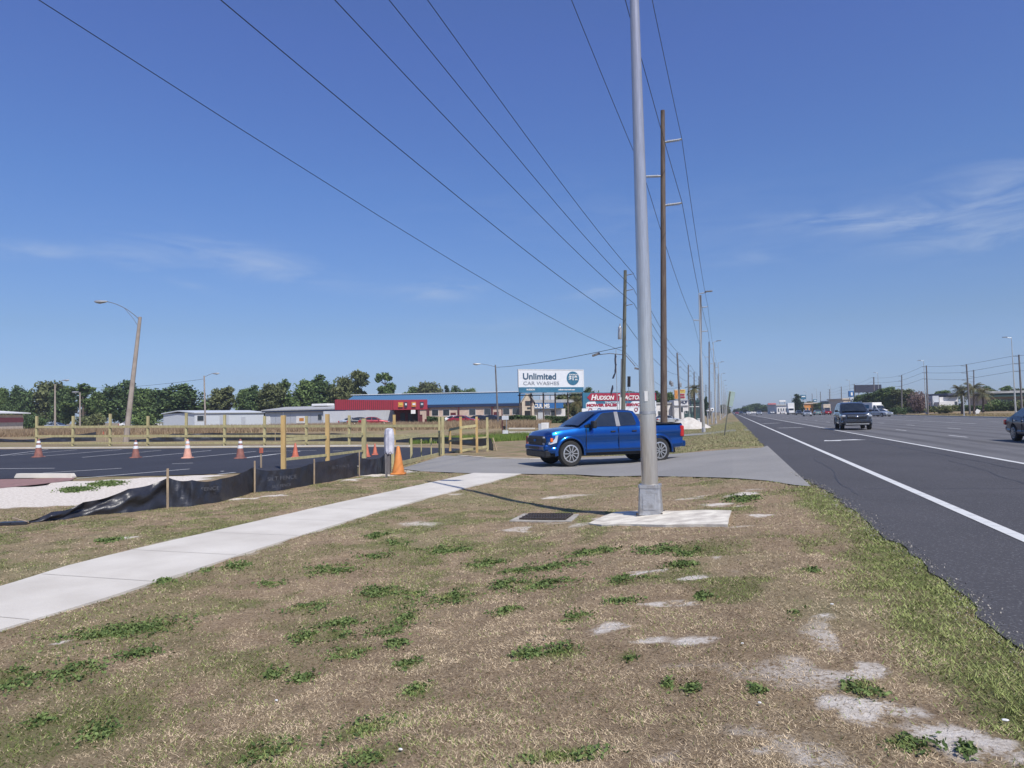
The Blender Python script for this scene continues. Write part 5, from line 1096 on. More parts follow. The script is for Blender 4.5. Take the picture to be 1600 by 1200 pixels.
# vacuums shelter
b = Bld('vacuum_shelter', 'white shelter with a blue VACUUMS sign under the billboard', 828, 128, 888, 128); w = b.w
b.box('wall', 'white_wall', 0, w*.93, 0, b.zz(639), .3, 6)
for k in range(1, 7): b.box('wall_groove', 'greymetal', w*.14*k, w*.14*k+.06, .3, b.zz(639.5), .27, .3)
b.box('roof', 'greyroof', -.3, b.u(902), b.zz(629.8), b.zz(625), -.3, 8); b.box('fascia', 'navy', w*.4, b.u(898), b.zz(631.3), b.zz(629.9), -.42, -.32)
sg = b.box('sign', 'signblue', b.u(831), b.u(880), b.zz(638.5), b.zz(630.3), -.6, -.3); h = (b.zz(630.3)-b.zz(638.5))
text('lettering', 'VACUUMS', h*1.0, M['white'], sg, (b.u(822.5)+.3, -.64, b.zz(637.4)), (R(90), 0, 0), .02, 0, .88, .045)
for x, zz in ((845, 618), (853, 617), (862, 618)): b.box('roof_unit', 'greymetal', b.u(x), b.u(x+6), b.zz(625), b.zz(zz), 2, 4)
b.door(w*.3, 2.2, 1.2, 'greymetal'); b.win(w*.55, w*.65, 1.2, 2.2)
# ---- billboard
b = Bld('billboard', 'wide white and blue Unlimited car washes billboard on tall posts', 811.5, 112, 912, 116, 'billboard'); w = b.w; z0, z1 = b.zz(605), b.zz(579)
b.box('panel', 'signwhite', 0, w, z0, z1+.15, -.15, .1); b.box('lower_panel', 'teal', 0, w, z0-.85, z0-.0, -.17, .1); b.box('frame', 'white', -.1, w+.1, z1+.15, z1+.23, -.2, .15)
b.box('frame', 'white', -.1, 0, z0, z1+.15, -.2, .15); b.box('frame', 'white', w, w+.1, z0, z1+.15, -.2, .15)
H = z1-z0+.15; ink = mat('billboard_ink', (.03, .09, .16), .6)
text('lettering', 'Unlimited', H*.50, ink, b.t, (w*.055, -.19, z0+H*.46), (R(90), 0, 0), .015, 0, 1.07, .03)
text('lettering', 'CAR WASHES', H*.29, mat('billboard_grey_ink', (.28, .30, .34), .6), b.t, (w*.06, -.19, z0+H*.13), (R(90), 0, 0), .015, 0, 1.28)
ds = MB(); ds.tube([(w*.835, -.16, z0+H*.52), (w*.835, -.2, z0+H*.52)], H*.40, 40); dsk = ds.build('price_disc', M['teal'], b.t)
text('lettering', '$19', H*.36, M['white'], dsk, (w*.765, -.22, z0+H*.41), (R(90), 0, 0), .01, 0, 1.0, .03)
text('lettering', '99', H*.15, M['white'], dsk, (w*.865, -.22, z0+H*.53), (R(90), 0, 0), .01, 0, 1, .015); text('lettering', '/MO', H*.10, M['white'], dsk, (w*.865, -.22, z0+H*.41), (R(90), 0, 0), .01, 0, .9, .01)
text('lettering', 'STARTING AT', H*.095, M['white'], dsk, (w*.775, -.22, z0+H*.70), (R(90), 0, 0), .01, 0, .95, .01)
text('lettering', 'HUDSON', .34, M['white'], b.t, (w*.11, -.2, z0-.50), (R(90), 0, 0), .01, 0, 1, .012); text('lettering', 'unlimitedcarwash.com', .30, M['white'], b.t, (w*.60, -.2, z0-.50), (R(90), 0, 0), .01, 0, 1.1, .012)
for k, x in enumerate((.03, .20, .39, .575, .775, .985)):
    p = MB(); p.tube([(w*x, .5, 0), (w*x, .5, z1-.3)], .13, 8); p.build('post', M['pole'] if k != 5 else M['stake'], b.t)
    q = MB(); q.beam((w*x, .4, z0-.9), (w*x, -.9, z0-.95), .06, .06); q.build('bracket', M['iron'], b.t)
b.box('catwalk', 'galv', 0, w, z0-1.02, z0-.95, -.9, -.2); b.box('cross_beam', 'iron', 0, w, z0-1.35, z0-1.2, .3, .45); b.box('cross_beam', 'iron', 0, w, z1-1.2, z1-1.05, .15, .3)
# ---- tractor dealer sign
b = Bld('dealer_sign', 'low wide red, teal and white tractor dealer sign behind the truck', 911.5, 92, 1026, 95, 'sign'); w = b.w; U = b.u
b.box('panel', 'teal', 0, w, b.zz(648), b.zz(613.5), 0, .3)
rd = MB(); rd.prism([(U(917.5), b.zz(621)), (U(924), b.zz(614.5)), (w, b.zz(614.5)), (w, b.zz(626.5)), (U(922.5), b.zz(626.5))], lambda u_, v, w_: (u_, -.05+w_, v), .04); rp = rd.build('red_band', M['signred'], b.t)
h = b.zz(617.3)-b.zz(625.3)
text('lettering', 'H', h*1.38, M['white'], rp, (U(923.3), -.09, b.zz(624.8)), (R(90), 0, 0), .015, .25, 1.05, .035); text('lettering', 'UDSON', h*1.1, M['white'], rp, (U(931.6), -.09, b.zz(624.8)), (R(90), 0, 0), .015, .25, .96, .02)
text('lettering', 'T', h*1.38, M['white'], rp, (U(965), -.09, b.zz(624.8)), (R(90), 0, 0), .015, .25, 1.05, .035); text('lettering', 'RACTOR', h*1.1, M['white'], rp, (U(970.8), -.09, b.zz(624.8)), (R(90), 0, 0), .015, .25, 1.0, .02)
gp_ = MB(); gp_.prism([(U(915.5), b.zz(638)), (U(915.5), b.zz(631)), (U(919), b.zz(628)), (U(930), b.zz(627.5)), (U(932), b.zz(631.5)), (U(985), b.zz(631.5)), (U(988), b.zz(628)), (w, b.zz(628)), (w, b.zz(638))], lambda u_, v, w_: (u_, -.04+w_, v), .03); gp_.build('grey_band', M['signwhite'], b.t)
text('lettering', 'MOWER SALES', h*.72, M['signred'], b.t, (U(916.5), -.07, b.zz(635.4)), (R(90), 0, 0), .012, 0, 1.35, .03); text('lettering', 'SERVICE', h*.72, M['signred'], b.t, (U(978), -.07, b.zz(635.4)), (R(90), 0, 0), .012, 0, 1.35, .03)
text('lettering', 'TRACTORS', h*.5, M['signwhite'], b.t, (U(945), -.07, b.zz(630.8)), (R(90), 0, 0), .012, 0, 1.2, .01)
wp_ = b.box('white_band', 'signwhite', U(909), w, b.zz(648), b.zz(638.3), -.06, .0)
for px, m_ in ((922, 'signred'), (936, 'signblue'), (993.5, 'signred')):
    r = MB(); c = (U(px), -.08, b.zz(641.3)); r.tube([(c[0]+.24*cos(2*pi*k/16), c[1], c[2]+.24*sin(2*pi*k/16)) for k in range(17)], .055, 6); r.build('round_mark', M[m_], wp_)
b.box('orange_mark', 'orange', U(947), U(959), b.zz(642.5), b.zz(640.2), -.09, -.06, wp_)
for x in (.1, .5, .9): b.box('post', 'galv', w*x, w*x+.2, -.1, b.zz(648), .05, .25)
# flag on a pole
fpp = V(965.5, 72); fz = Hz(965, 545, 72)-fpp.z; t = thing('flag_pole', 'thin flagpole with a limp dark flag left of the green-grey pole', 'flagpole', fpp); mb = MB(); mb.tube([(0, 0, 0), (0, 0, fz)], [.05, .03], 8); mb.build('pole', M['galv'], t)
fm = MB(); rings = []
for k in range(10): z = fz-.5-k*.28; wv = .06+.05*abs(sin(k*1.3)); cx = -.08-.25*max(0, (k-6))/4*1.5+.03*sin(k*2.); rings.append([(cx+wv*cos(2*pi*j/6), .07*sin(2*pi*j/6), z) for j in range(6)])
fm.loft(rings).build('flag', M['darksign'], t, 60)
t = thing('flag_tail', 'ragged dark banner strip hanging below the flag', 'banner', (fpp.x, fpp.y, fpp.z)); fm = MB(); fm.loft([[(-.42+cx+wv*cos(2*pi*j/6), .05*sin(2*pi*j/6), fz-3.7-k*.35) for j in range(6)] for k, (cx, wv) in enumerate(((0, .05), (-.05, .12), (-.15, .1), (-.2, .04)))]); fm.build('strip', M['darksign'], t, 60)
# yellow price sign and white canopy shop beyond the truck
b = Bld('price_sign', 'tall yellow and orange price sign left of the second lamp post', 1055, 150, 1072, 150, 'sign'); w = b.w
b.box('panel', 'stucco', 0, w, b.zz(624), b.zz(608.5), 0, .4); b.box('yellow_top', 'yellow', w*.35, w, b.zz(614), b.zz(609), -.05, 0)
for pa, pb in ((611, 609.5), (618, 615.5), (622, 619.5)): b.box('red_strip', 'orange' if pa < 612 else 'signred', w*.45, w*.92, b.zz(pa), b.zz(pb), -.1, -.05)
b.box('side_strip', 'orange', w*.02, w*.3, b.zz(623), b.zz(610), -.04, 0); b.box('post', 'galv', w*.1, w*.2, 0, b.zz(624), .1, .3); b.box('post', 'galv', w*.8, w*.9, 0, b.zz(624), .1, .3)
b = Bld('white_shop', 'small lilac-white shop with navy lettering behind the transformer pole', 1054, 140, 1076, 140); w = b.w
b.box('wall', 'white_wall', 0, w, 0, b.zz(626), 0, 8); b.box('parapet', 'greymetal', w*.3, w, b.zz(626), b.zz(624.5), -.1, 8)
text('lettering', 'SHOP Q', 1.05, M['navy'], b.t, (w*.36, -.06, b.zz(631.3)), (R(90), 0, 0), .02, 0, .62, .03)
b.win(w*.38, w*.62, b.zz(644), b.zz(636.5), 'white'); b.win(w*.78, w*.92, b.zz(646), b.zz(642), 'white'); b.box('ledge', 'greymetal', 0, w, b.zz(634), b.zz(633), -.3, 0); b.door(w*.86, 2.2, .9, 'green_dark')
b = Bld('green_building', 'two-storey pale green building with dark green trim behind the palm', 1077, 156, 1093, 156.5); w = b.w
b.box('wall', 'green_wall', 0, w, 0, b.zz(626), 0, 8); b.box('roof', 'green_dark', -.2, w+.2, b.zz(629), b.zz(625.5), -.3, 8.2); b.box('trim', 'green_dark', w*.62, w+.05, 0, b.zz(629), -.05, 0)
for zz in (b.zz(634.5), b.zz(646)): b.win(w*.1, w*.25, zz, zz+1.5, 'green_dark'); b.win(w*.4, w*.55, zz, zz+1.5, 'green_dark'); b.win(w*.78, w*.92, zz, zz+1.7, 'green_wall')
b.box('ledge', 'white', 0, w*.98, b.zz(636), b.zz(635.2), -.12, -.05); b.door(w*.32, 2.1, .9, 'green_dark')
b = Bld('low_building', 'low pale building glimpsed right of the silver lamp post', 1018, 140, 1052, 142); w = b.w
b.box('wall', 'white_wall', 0, w, 0, b.zz(631, .2), 0, 8); b.box('roof', 'greyroof', -.3, w+.3, b.zz(630.9, .2), b.zz(629, .2), -.3, 8.3); b.win(w*.1, w*.2, 1.2, 2.2); b.win(w*.3, w*.4, 1.2, 2.2); b.door(w*.5)
# across the road
b = Bld('white_house', 'white stepped wall and grey-roofed house behind the hedge, mauve bush on its left', 1459, 165, 1506, 165); w = b.w
b.box('wall', 'white_wall', w*.38, w, 0, b.zz(620, .5), 2, 9); b.box('wall', 'white_wall', w*.2, w*.62, 0, b.zz(628, .4), 0, 2); b.box('grey_wall', 'greymetal', w*.15, w*.36, 0, b.zz(618, .3), 2.02, 8)
b.box('roof', 'darksign', w*.55, w*1.02, b.zz(619.5, .8), b.zz(614, .8), 1, 10, bev=.3); b.win(w*.7, w*.8, 1.5, 2.6); b.door(w*.9)
b = Bld('strip_building', 'long flat-roofed dark building at the right behind the palms', 1538, 165, 1665, 160); w = b.w
b.box('wall', 'tan', 0, w, 0, b.zz(617, .2), 1, 12); b.box('roof', 'greyroof', -1, w+1, b.zz(614.5, .2), b.zz(611, .2), -1.5, 13); b.box('fascia', 'green_dark', -.9, w+.9, b.zz(620, .2), b.zz(614.6, .2), -1.2, -.9)
for k in range(9): b.win(w*(.04+.1*k), w*(.04+.1*k)+1.6, 1.0, 2.6, 'green_dark')
b.door(w*.5, 2.2); b.box('roof_unit', 'white', w*.08, w*.14, b.zz(611, .2), b.zz(609.5, .2), 4, 6)
def bbd(label, px0, px1, d, pt, pb, m, cat='billboard', posts=(.5,), pw=.3, marks=()):
    b = Bld('far_sign' if cat == 'sign' else 'billboard', label, px0, d, px1, d, cat); w = b.w
    b.box('panel', m, 0, w, b.zz(pb), b.zz(pt), -.2, .3, bev=.04)
    for x in posts: b.box('post', 'galv', w*x-pw/2, w*x+pw/2, 0, b.zz(pb), 0, .28)
    for (x0, x1, y0, y1, mm) in marks: b.box('sign_mark', mm, w*x0, w*x1, b.zz(y1), b.zz(y0), -.24, -.205)
    return b
bbd('large dark billboard seen above the trees across the road', 1337.5, 1378.5, 230, 601.5, 613.5, 'darksign', posts=(.15, .5, .85), pw=.4)
bbd('blue sign with a white figure left of the dark billboard', 1327, 1335, 235, 611, 620, 'signblue', 'sign', marks=((.4, .75, 613, 618, 'white'),))
bbd('white lower panel under the blue sign', 1329, 1334, 234, 621, 624.5, 'signwhite', 'sign', marks=((.2, .8, 622.4, 623.2, 'greymetal'),))
bbd('teal sign with a white stripe on a tall post beside the dark conifer', 1252, 1260, 300, 617, 624, 'teal', 'sign', pw=.35, marks=((.15, .85, 618.8, 620.4, 'white'),))
bbd('tiny grey-teal sign right of the teal one, far off', 1271, 1277, 420, 624, 628, 'teal', 'sign', pw=.4, marks=((.2, .8, 625.2, 626.6, 'signwhite'),))
bbd('pinkish red sign far down the right roadside', 1200.5, 1213, 380, 630, 637, 'pink', 'sign', posts=(.3, .7), pw=.4, marks=((.2, .5, 632, 634, 'signred'), (.6, .85, 634, 636, 'white')))
bbd('white framed sign between the red sign and the box truck', 1218, 1228, 360, 625.5, 628, 'white', 'sign', posts=(.1, .9), pw=.4)
bbd('small round-faced white sign on the left verge among the far poles', 1110.5, 1115.5, 110, 637.5, 642.5, 'white', 'sign', pw=.12, marks=((.3, .7, 639, 641, 'black'),))
bbd('small white sign on the verge left of the round-faced one', 1105, 1108, 100, 640.5, 643, 'white', 'sign', pw=.1, marks=((.2, .8, 641.3, 642.2, 'greymetal'),))
def farb(label, px0, px1, d, pt, m, rm):
    b = Bld('far_building', label, px0, d, px1, d); w = b.w; b.box('wall', m, 0, w, 0, b.zz(pt+2), 0, 12); b.box('roof', rm, -.5, w+.5, b.zz(pt+1.9), b.zz(pt), -.5, 12.5)
    for k in range(4): b.win(w*(.1+.22*k), w*(.1+.22*k)+w*.1, 1, 2.6)
farb('long white far building on the horizon above the cars', 1169, 1191, 560, 633.5, 'white', 'white'); farb('pale far shop row left of the white box truck', 1214, 1232, 330, 632, 'white_wall', 'greyroof')
farb('tan and orange far shops behind the pale silver car', 1254, 1276, 330, 629.5, 'orange', 'tan'); farb('grey far building left of the dark billboard', 1306, 1330, 270, 625.5, 'green_wall', 'greyroof'); farb('pale far block left of the blue sign', 1318, 1330, 262, 622.5, 'stucco', 'stucco')
# ---- things in front of the stores
def lot_car(px, d, rz, m, label): p = V(px, d); t = copy_tree(ssd, (p.x, p.y, p.z+.02), rz); recol(t, m, label)
lot_car(581, 111, R(30), blackp, 'dark car parked under the left end of the red canopy'); lot_car(600, 109, R(25), redp, 'red car parked before the red canopy store'); lot_car(568, 112.5, R(20), silv, 'pale car at the far left of the canopy store parking')
lot_car(738, 112, R(5), redp, 'bright red car before the blue-roofed building'); lot_car(727, 114, R(5), whitep, 'white car just left of the bright red one')
lot_car(784, 118, R(5), blackp, 'dark parked car below the lamp in front of the blue roof'); lot_car(765, 119, R(5), blackp, 'dark parked car left of the one below the lamp'); lot_car(1053, 118, R(40), silv, 'pale teal car parked before the white shop')
lot_car(215, 150, R(10), whitep, 'white car at the foot of the trees right of the leaning lamp'); lot_car(248, 152, R(12), whitep, 'second white car at the foot of the trees'); lot_car(100, 140, R(10), silv, 'pale car glimpsed between the two left lamp posts')
lot_car(1414, 190, R(20), whitep, 'white parked car behind the silver sedan across the road')
# green utility boxes, sand mound, small things
t = thing('utility_box', 'white cabinet in the grass just left of the truck windshield', 'utility box', V(847, 52)); hh = Hz(850, 661, 52)-t.location.z
bx(t, 'cabinet', 'white', (.25, 0, hh*.5+.1), (.5, .45, hh*.95-.1), .02); bx(t, 'side_panel', 'greymetal', (-.1, 0, hh*.5+.1), (.25, .4, hh*.85-.1), .02); bx(t, 'stand', 'galv', (.2, 0, .15), (.2, .2, .4))
t = thing('flyer_post', 'thin post with a small white and black notice by the green weeds', 'post', V(792, 60)); H = Hz(793, 650, 60)-t.location.z; bx(t, 'post', 'galv', (0, 0, H/2), (.05, .05, H)); bx(t, 'notice', 'signwhite', (-.1, -.05, H*.92), (.6, .03, .35)); bx(t, 'lower_notice', 'black', (-.2, -.05, H*.45), (.2, .03, .3)); bx(t, 'paper', 'white', (-.1, -.08, H*.25), (.5, .03, .3))
t = thing('dark_post', 'dark leaning post beside the white notice', 'post', V(785, 66)); H = Hz(786, 640, 66)-t.location.z; bx(t, 'post', 'darkred', (0, 0, H/2), (.08, .08, H)); bx(t, 'cap', 'black', (0, 0, H), (.12, .12, .06))
sdm = V(1075, 78); mb = MB(); n = 18; rings = []
for i in range(7):
    u = i/6; rings.append([((2.6*(1-u*.96))*cos(2*pi*k/n)*(1+.12*sin(k*2.3+i)), (1.5*(1-u*.96))*sin(2*pi*k/n), -.1+1.35*(1-(1-u)**1.5)*(1+.06*sin(k*1.7))) for k in range(n)])
o = mb.loft(rings).build('sand_mound', M['sand'], None, 60); o.location = sdm; tag(o, 'mound of pale sand on the verge past the truck tailgate', 'sand pile')
t = thing('hydrant', 'small white capped post by the thick grey-brown pole', 'hydrant', V(1092, 92)); bx(t, 'body', 'white', (0, 0, .45), (.28, .28, .9), .08); bx(t, 'cap', 'white', (0, 0, .95), (.36, .36, .12), .04)
t = thing('marker_post', 'slim white marker post on the far verge in front of the palms', 'post', V(1506.5, 112)); H = Hz(1506, 620, 112)-t.location.z; bx(t, 'post', 'galv', (0, 0, H/2), (.14, .1, H)); bx(t, 'cap', 'white', (0, 0, H+.03), (.18, .14, .06))
t = thing('roadside_notice', 'small white tilted notice on the verge before the dark hedge', 'sign', V(1524, 118)); bx(t, 'board', 'white', (0, 0, .8), (.6, .05, .6), .01).rotation_euler = (0, .5, 0); bx(t, 'post', 'galv', (.1, .05, .35), (.06, .05, .7)); bx(t, 'lower_board', 'white', (.25, 0, .55), (.35, .04, .5), .01)
t = thing('verge_wall', 'low pale concrete guard wall in the green weeds', 'wall'); a, b_ = V(795, 64), V(836, 64); mb = MB(); mb.beam((a.x, a.y, Hz(795, 669.5, 64)), (b_.x, b_.y, Hz(836, 669.5, 64)), .25, .12); mb.build('coping', M['conc'], t); mb = MB(); mb.beam((a.x, a.y, a.z+.15), (b_.x, b_.y, b_.z+.15), .2, .5); mb.build('wall', M['conc'], t)
# ------------------------------------------------------------------ trees and plants
TR = np.random.default_rng(11)
def crown_mesh(name, blobs_, n, s, m, seed, gap=.4, flat=.8, hang=0):
    r_ = np.random.default_rng(seed); vol = np.array([b[3]*b[4]*b[5] for b in blobs_])**.7; idx = r_.choice(len(blobs_), n, p=vol/vol.sum()); Bb = np.array(blobs_)[idx]
    d = r_.normal(size=(n, 3)); d /= np.linalg.norm(d, axis=1)[:, None]; rad = r_.random(n)**.45
    p = Bb[:, :3]+d*rad[:, None]*Bb[:, 3:6]*(1+.12*r_.normal(size=n))[:, None]
    k = (vnoise(p[:, 0]+p[:, 2]*.7, p[:, 1]+p[:, 2]*1.1, s*5, seed)*.6+vnoise(p[:, 0]-p[:, 2], p[:, 1]*1.3, s*2.6, seed+3)*.4) > gap
    p = p[k]; tint = np.clip(r_.normal(.42, .26, len(p))+.15*(vnoise(p[:, 0], p[:, 2]*1.0, s*7, seed+9)-.5)*3, 0, 1); n = len(p)
    d1 = r_.normal(size=(n, 3)); d1[:, 2] *= flat; d1 /= np.linalg.norm(d1, axis=1)[:, None]; d2 = r_.normal(size=(n, 3)); d2 -= d1*(d1*d2).sum(1)[:, None]; d2 /= np.linalg.norm(d2, axis=1)[:, None]
    ss = (s*r_.uniform(.5, 1.3, n))[:, None]; v = np.empty((n, 4, 3)); v[:, 0] = p-d1*ss; v[:, 1] = p-d2*ss*.55; v[:, 2] = p+d1*ss; v[:, 3] = p+d2*ss*.55
    return fastmesh(name, v.reshape(-1, 3), 4, m, tint)
def trunk_mb(H, r, limbs, seed):
    rd_ = random.Random(seed); mb = MB(); pts = [(0, 0, -.3)]; x = y = 0
    for k in range(1, 7): x += rd_.uniform(-.1, .1)*H*.06; y += rd_.uniform(-.1, .1)*H*.06; pts.append((x, y, H*k/6))
    mb.tube(pts, [r*(1-.11*k) for k in range(7)], 8)
    for (a, z0, L_, up_) in limbs:
        i = min(6, int(z0/H*6)); p = Vector(pts[i]); q = p+Vector((cos(a)*L_*.5, sin(a)*L_*.5, up_*.4)); e = p+Vector((cos(a)*L_, sin(a)*L_, up_)); mb.tube([p, q, e], [r*.45, r*.3, r*.12], 6)
    return mb
PROTO = {}
def proto(kind, v):
    key = (kind, v)
    if key in PROTO: return PROTO[key]
    rd_ = random.Random(hash(key[0])%7+v*13+5 if False else (len(kind)*7+v*13)); bl = []
    if kind == 'oak':       # unit tree 10 high, wide
        bl = [(0, 0, 5.0, 3.4, 3.4, 3.4), (0, 0, 2.6, 3.2, 3.2, 1.6)]
        for k in range(15): a = rd_.uniform(0, 6.28); q = rd_.uniform(1.2, 3.6); z = rd_.uniform(1.6, 8.2); bl.append((cos(a)*q*(1-.04*z), sin(a)*q*(1-.04*z), z, rd_.uniform(1.1, 2.0), rd_.uniform(1.1, 2.0), rd_.uniform(.9, 1.5)))
        bl.append((rd_.uniform(-.8, .8), 0, 8.6, 1.6, 1.6, 1.1)); L_ = [(rd_.uniform(0, 6.28), 2.5+rd_.random()*3, 2.6, 2.5) for _ in range(6)]; r = .32; mesh = crown_mesh('crown', bl, 11000, .30, LEAF[v % 3], 40+v, .36); H = 7.5
    elif kind == 'pine':    # clumped plates on a tall trunk
        for k in range(13): a = rd_.uniform(0, 6.28); z = rd_.uniform(4.2, 9.2); q = rd_.uniform(.4, 2.7)*(1-(z-6.5)**2/16); bl.append((cos(a)*q, sin(a)*q, z, rd_.uniform(.7, 1.2), rd_.uniform(.7, 1.2), rd_.uniform(.5, .85)))
        bl.append((0, 0, 9.2, .9, .9, .7)); L_ = [(atan2(b_[1], b_[0]), b_[2]-1.0, hypot(b_[0], b_[1]), 1.0) for b_ in bl[:10]]; r = .24; mesh = crown_mesh('crown', bl, 6000, .22, LEAF[1+v%2], 60+v, .33); H = 9
    elif kind == 'conifer':
        for k in range(9): z = 1.5+k*.95; w = 2.3*(1-k/10.5)+.25; a = rd_.uniform(0, 6.28); bl.append((cos(a)*.35, sin(a)*.35, z, w, w, .75))
        L_ = [(rd_.uniform(0, 6.28), z, 1.5, .2) for z in (2, 3, 4, 5, 6)]; r = .22; mesh = crown_mesh('crown', bl, 4500, .26, LEAF[3], 80+v, .34); H = 9.5
    elif kind == 'bush':
        for k in range(9): a = rd_.uniform(0, 6.28); q = rd_.uniform(0, 2.6); z = rd_.uniform(.8, 2.4); bl.append((cos(a)*q, sin(a)*q, z, 1.4, 1.4, rd_.uniform(.8, 1.4)))
        L_ = [(rd_.uniform(0, 6.28), .4, 1.2, 1.3) for _ in range(4)]; r = .12; mesh = crown_mesh('crown', bl, 3000, .22, LEAF[v % 3], 90+v, .36); H = 2
    elif kind == 'bare':
        bl = [(0, 0, 3.0, 3.2, 2.6, 2.3), (-1.6, 0, 2.4, 2, 2, 1.8), (1.8, 0, 2.4, 2, 2, 1.8)]; L_ = [(k*.7, .5, 2.6, 2.6) for k in range(9)]; r = .14; H = 3; mesh = crown_mesh('twigs', bl, 5200, .20, LEAF[4], 99, .33, 1.2)
    PROTO[key] = (mesh, trunk_mb(H, r, L_, 3+v)); tr = PROTO[key][1].build('trunk', M['bark'], None, 60); PROTO[key] = (mesh, tr.data); bpy.data.objects.remove(tr); return PROTO[key]
def tree(label, kind, v, px, d, ptop, wpx, cat='tree', grp=None, name=None):
    b = V(px, d); H = Hz(px, ptop, d)-b.z; base = {'oak': 9.5, 'pine': 9.8, 'conifer': 10.2, 'bush': 3.6, 'bare': 5.2}[kind]; wid = {'oak': 6.6, 'pine': 4.7, 'conifer': 5.0, 'bush': 7, 'bare': 7.4}[kind]
    t = thing(name or {'oak': 'oak_tree', 'pine': 'pine_tree', 'conifer': 'conifer_tree', 'bush': 'shrub', 'bare': 'bare_shrub'}[kind], label, cat, b, TR.uniform(0, 6.28), grp); c, tr = proto(kind, v)
    sx = wpx/FPX*d/wid; t.scale = (sx, sx, H/base); link('crown', c, t); link('trunk', tr, t); return t
TG1 = 'trees along the left skyline'
TL = [('oak', 1, 4, 178, 606, 32, 'tree half cut off by the left edge above the cream building'), ('oak', 0, 30, 176, 603, 34, 'dark bushy tree just right of the cream building'), ('oak', 2, 66, 182, 596, 52, 'broad rounded tree behind the lamp nearest the cream building'), ('oak', 0, 98, 175, 604, 34, 'dark tree between the two left lamp posts'), ('pine', 0, 130, 172, 600, 46, 'layered tree above the stub-armed lamp post'),
      ('oak', 1, 150, 180, 612, 34, 'shorter green tree right of the stub-armed lamp post'), ('oak', 0, 190, 178, 595, 54, 'tall dark oak behind the leaning lamp post'), ('oak', 1, 231, 176, 607, 42, 'green oak just right of the leaning lamp post'), ('oak', 0, 278, 170, 601, 74, 'broadest very dark oak left of the white metal shed lamp'), ('oak', 2, 338, 178, 607, 38, 'olive tree just right of the shed lamp'),
      ('pine', 1, 357, 176, 604, 28, 'slim pointed tree above the white shed'), ('oak', 1, 385, 172, 607, 36, 'green tree above the right end of the white shed'), ('oak', 0, 403, 168, 603, 40, 'dark tree above the left end of the grey building'), ('oak', 2, 428, 166, 600, 44, 'olive-green oak above the poster on the grey building'),
      ('pine', 0, 446, 172, 593, 26, 'pointed pine rising between two oaks above the grey building'), ('oak', 1, 474, 166, 594, 48, 'large green oak above the roof vent'), ('oak', 0, 506, 168, 587, 50, 'tallest wide oak left of the blue roof end'), ('oak', 2, 532, 166, 589, 38, 'olive oak touching the left end of the blue roof'),
      ('pine', 1, 561, 158, 579, 40, 'airy pine with see-through crown above the red canopy'), ('pine', 2, 603, 158, 582, 34, 'single rounded pine right of the airy one'),
      ('oak', 1, 648, 260, 604, 34, 'low far tree at the left of the ridge above the blue roof'), ('oak', 2, 675, 260, 597.5, 44, 'rounded highest far tree above the blue roof'), ('conifer', 0, 699, 262, 599, 20, 'spiky far tree right of the highest far one'), ('oak', 0, 716, 262, 603, 30, 'low dark far tree above the middle of the blue roof'), ('oak', 1, 738, 264, 607, 28, 'lowest far tree above the right of the blue roof'),
      ('oak', 0, 925, 150, 606, 34, 'dark tree right of the billboard above the dealer sign'), ('oak', 1, 905, 155, 611, 32, 'green tree under the right end of the billboard'), ('oak', 2, 880, 152, 616, 36, 'olive tree behind the billboard posts'), ('oak', 1, 985, 200, 611, 28, 'tree behind the green-grey pole above the dealer sign'), ('oak', 0, 960, 205, 614, 24, 'small dark tree left of the green-grey pole'),
      ('oak', 0, 1030, 170, 611, 26, 'dark tree between the silver lamp and tall brown pole'), ('oak', 1, 1048, 172, 613, 26, 'dark tree right of the tall brown pole'), ('conifer', 1, 1104, 240, 618, 14, 'narrow far conifer among the silver lamps'), ('oak', 2, 1134, 420, 632, 16, 'hazy far tree behind the leaning road sign'),
      ('bush', 0, 55, 150, 640, 40, 'low shrub at the base of the left skyline trees'), ('bush', 1, 225, 150, 640, 60, 'light green shrub behind the white cars'), ('bush', 2, 140, 152, 643, 46, 'low shrub between the left lamps')]
for kind, v, px, d, pt, wpx, lab in TL: tree(lab, kind, v, px, d, pt, wpx, cat='shrub' if kind == 'bush' else 'tree', grp=TG1)
G3 = 'trees across the road'
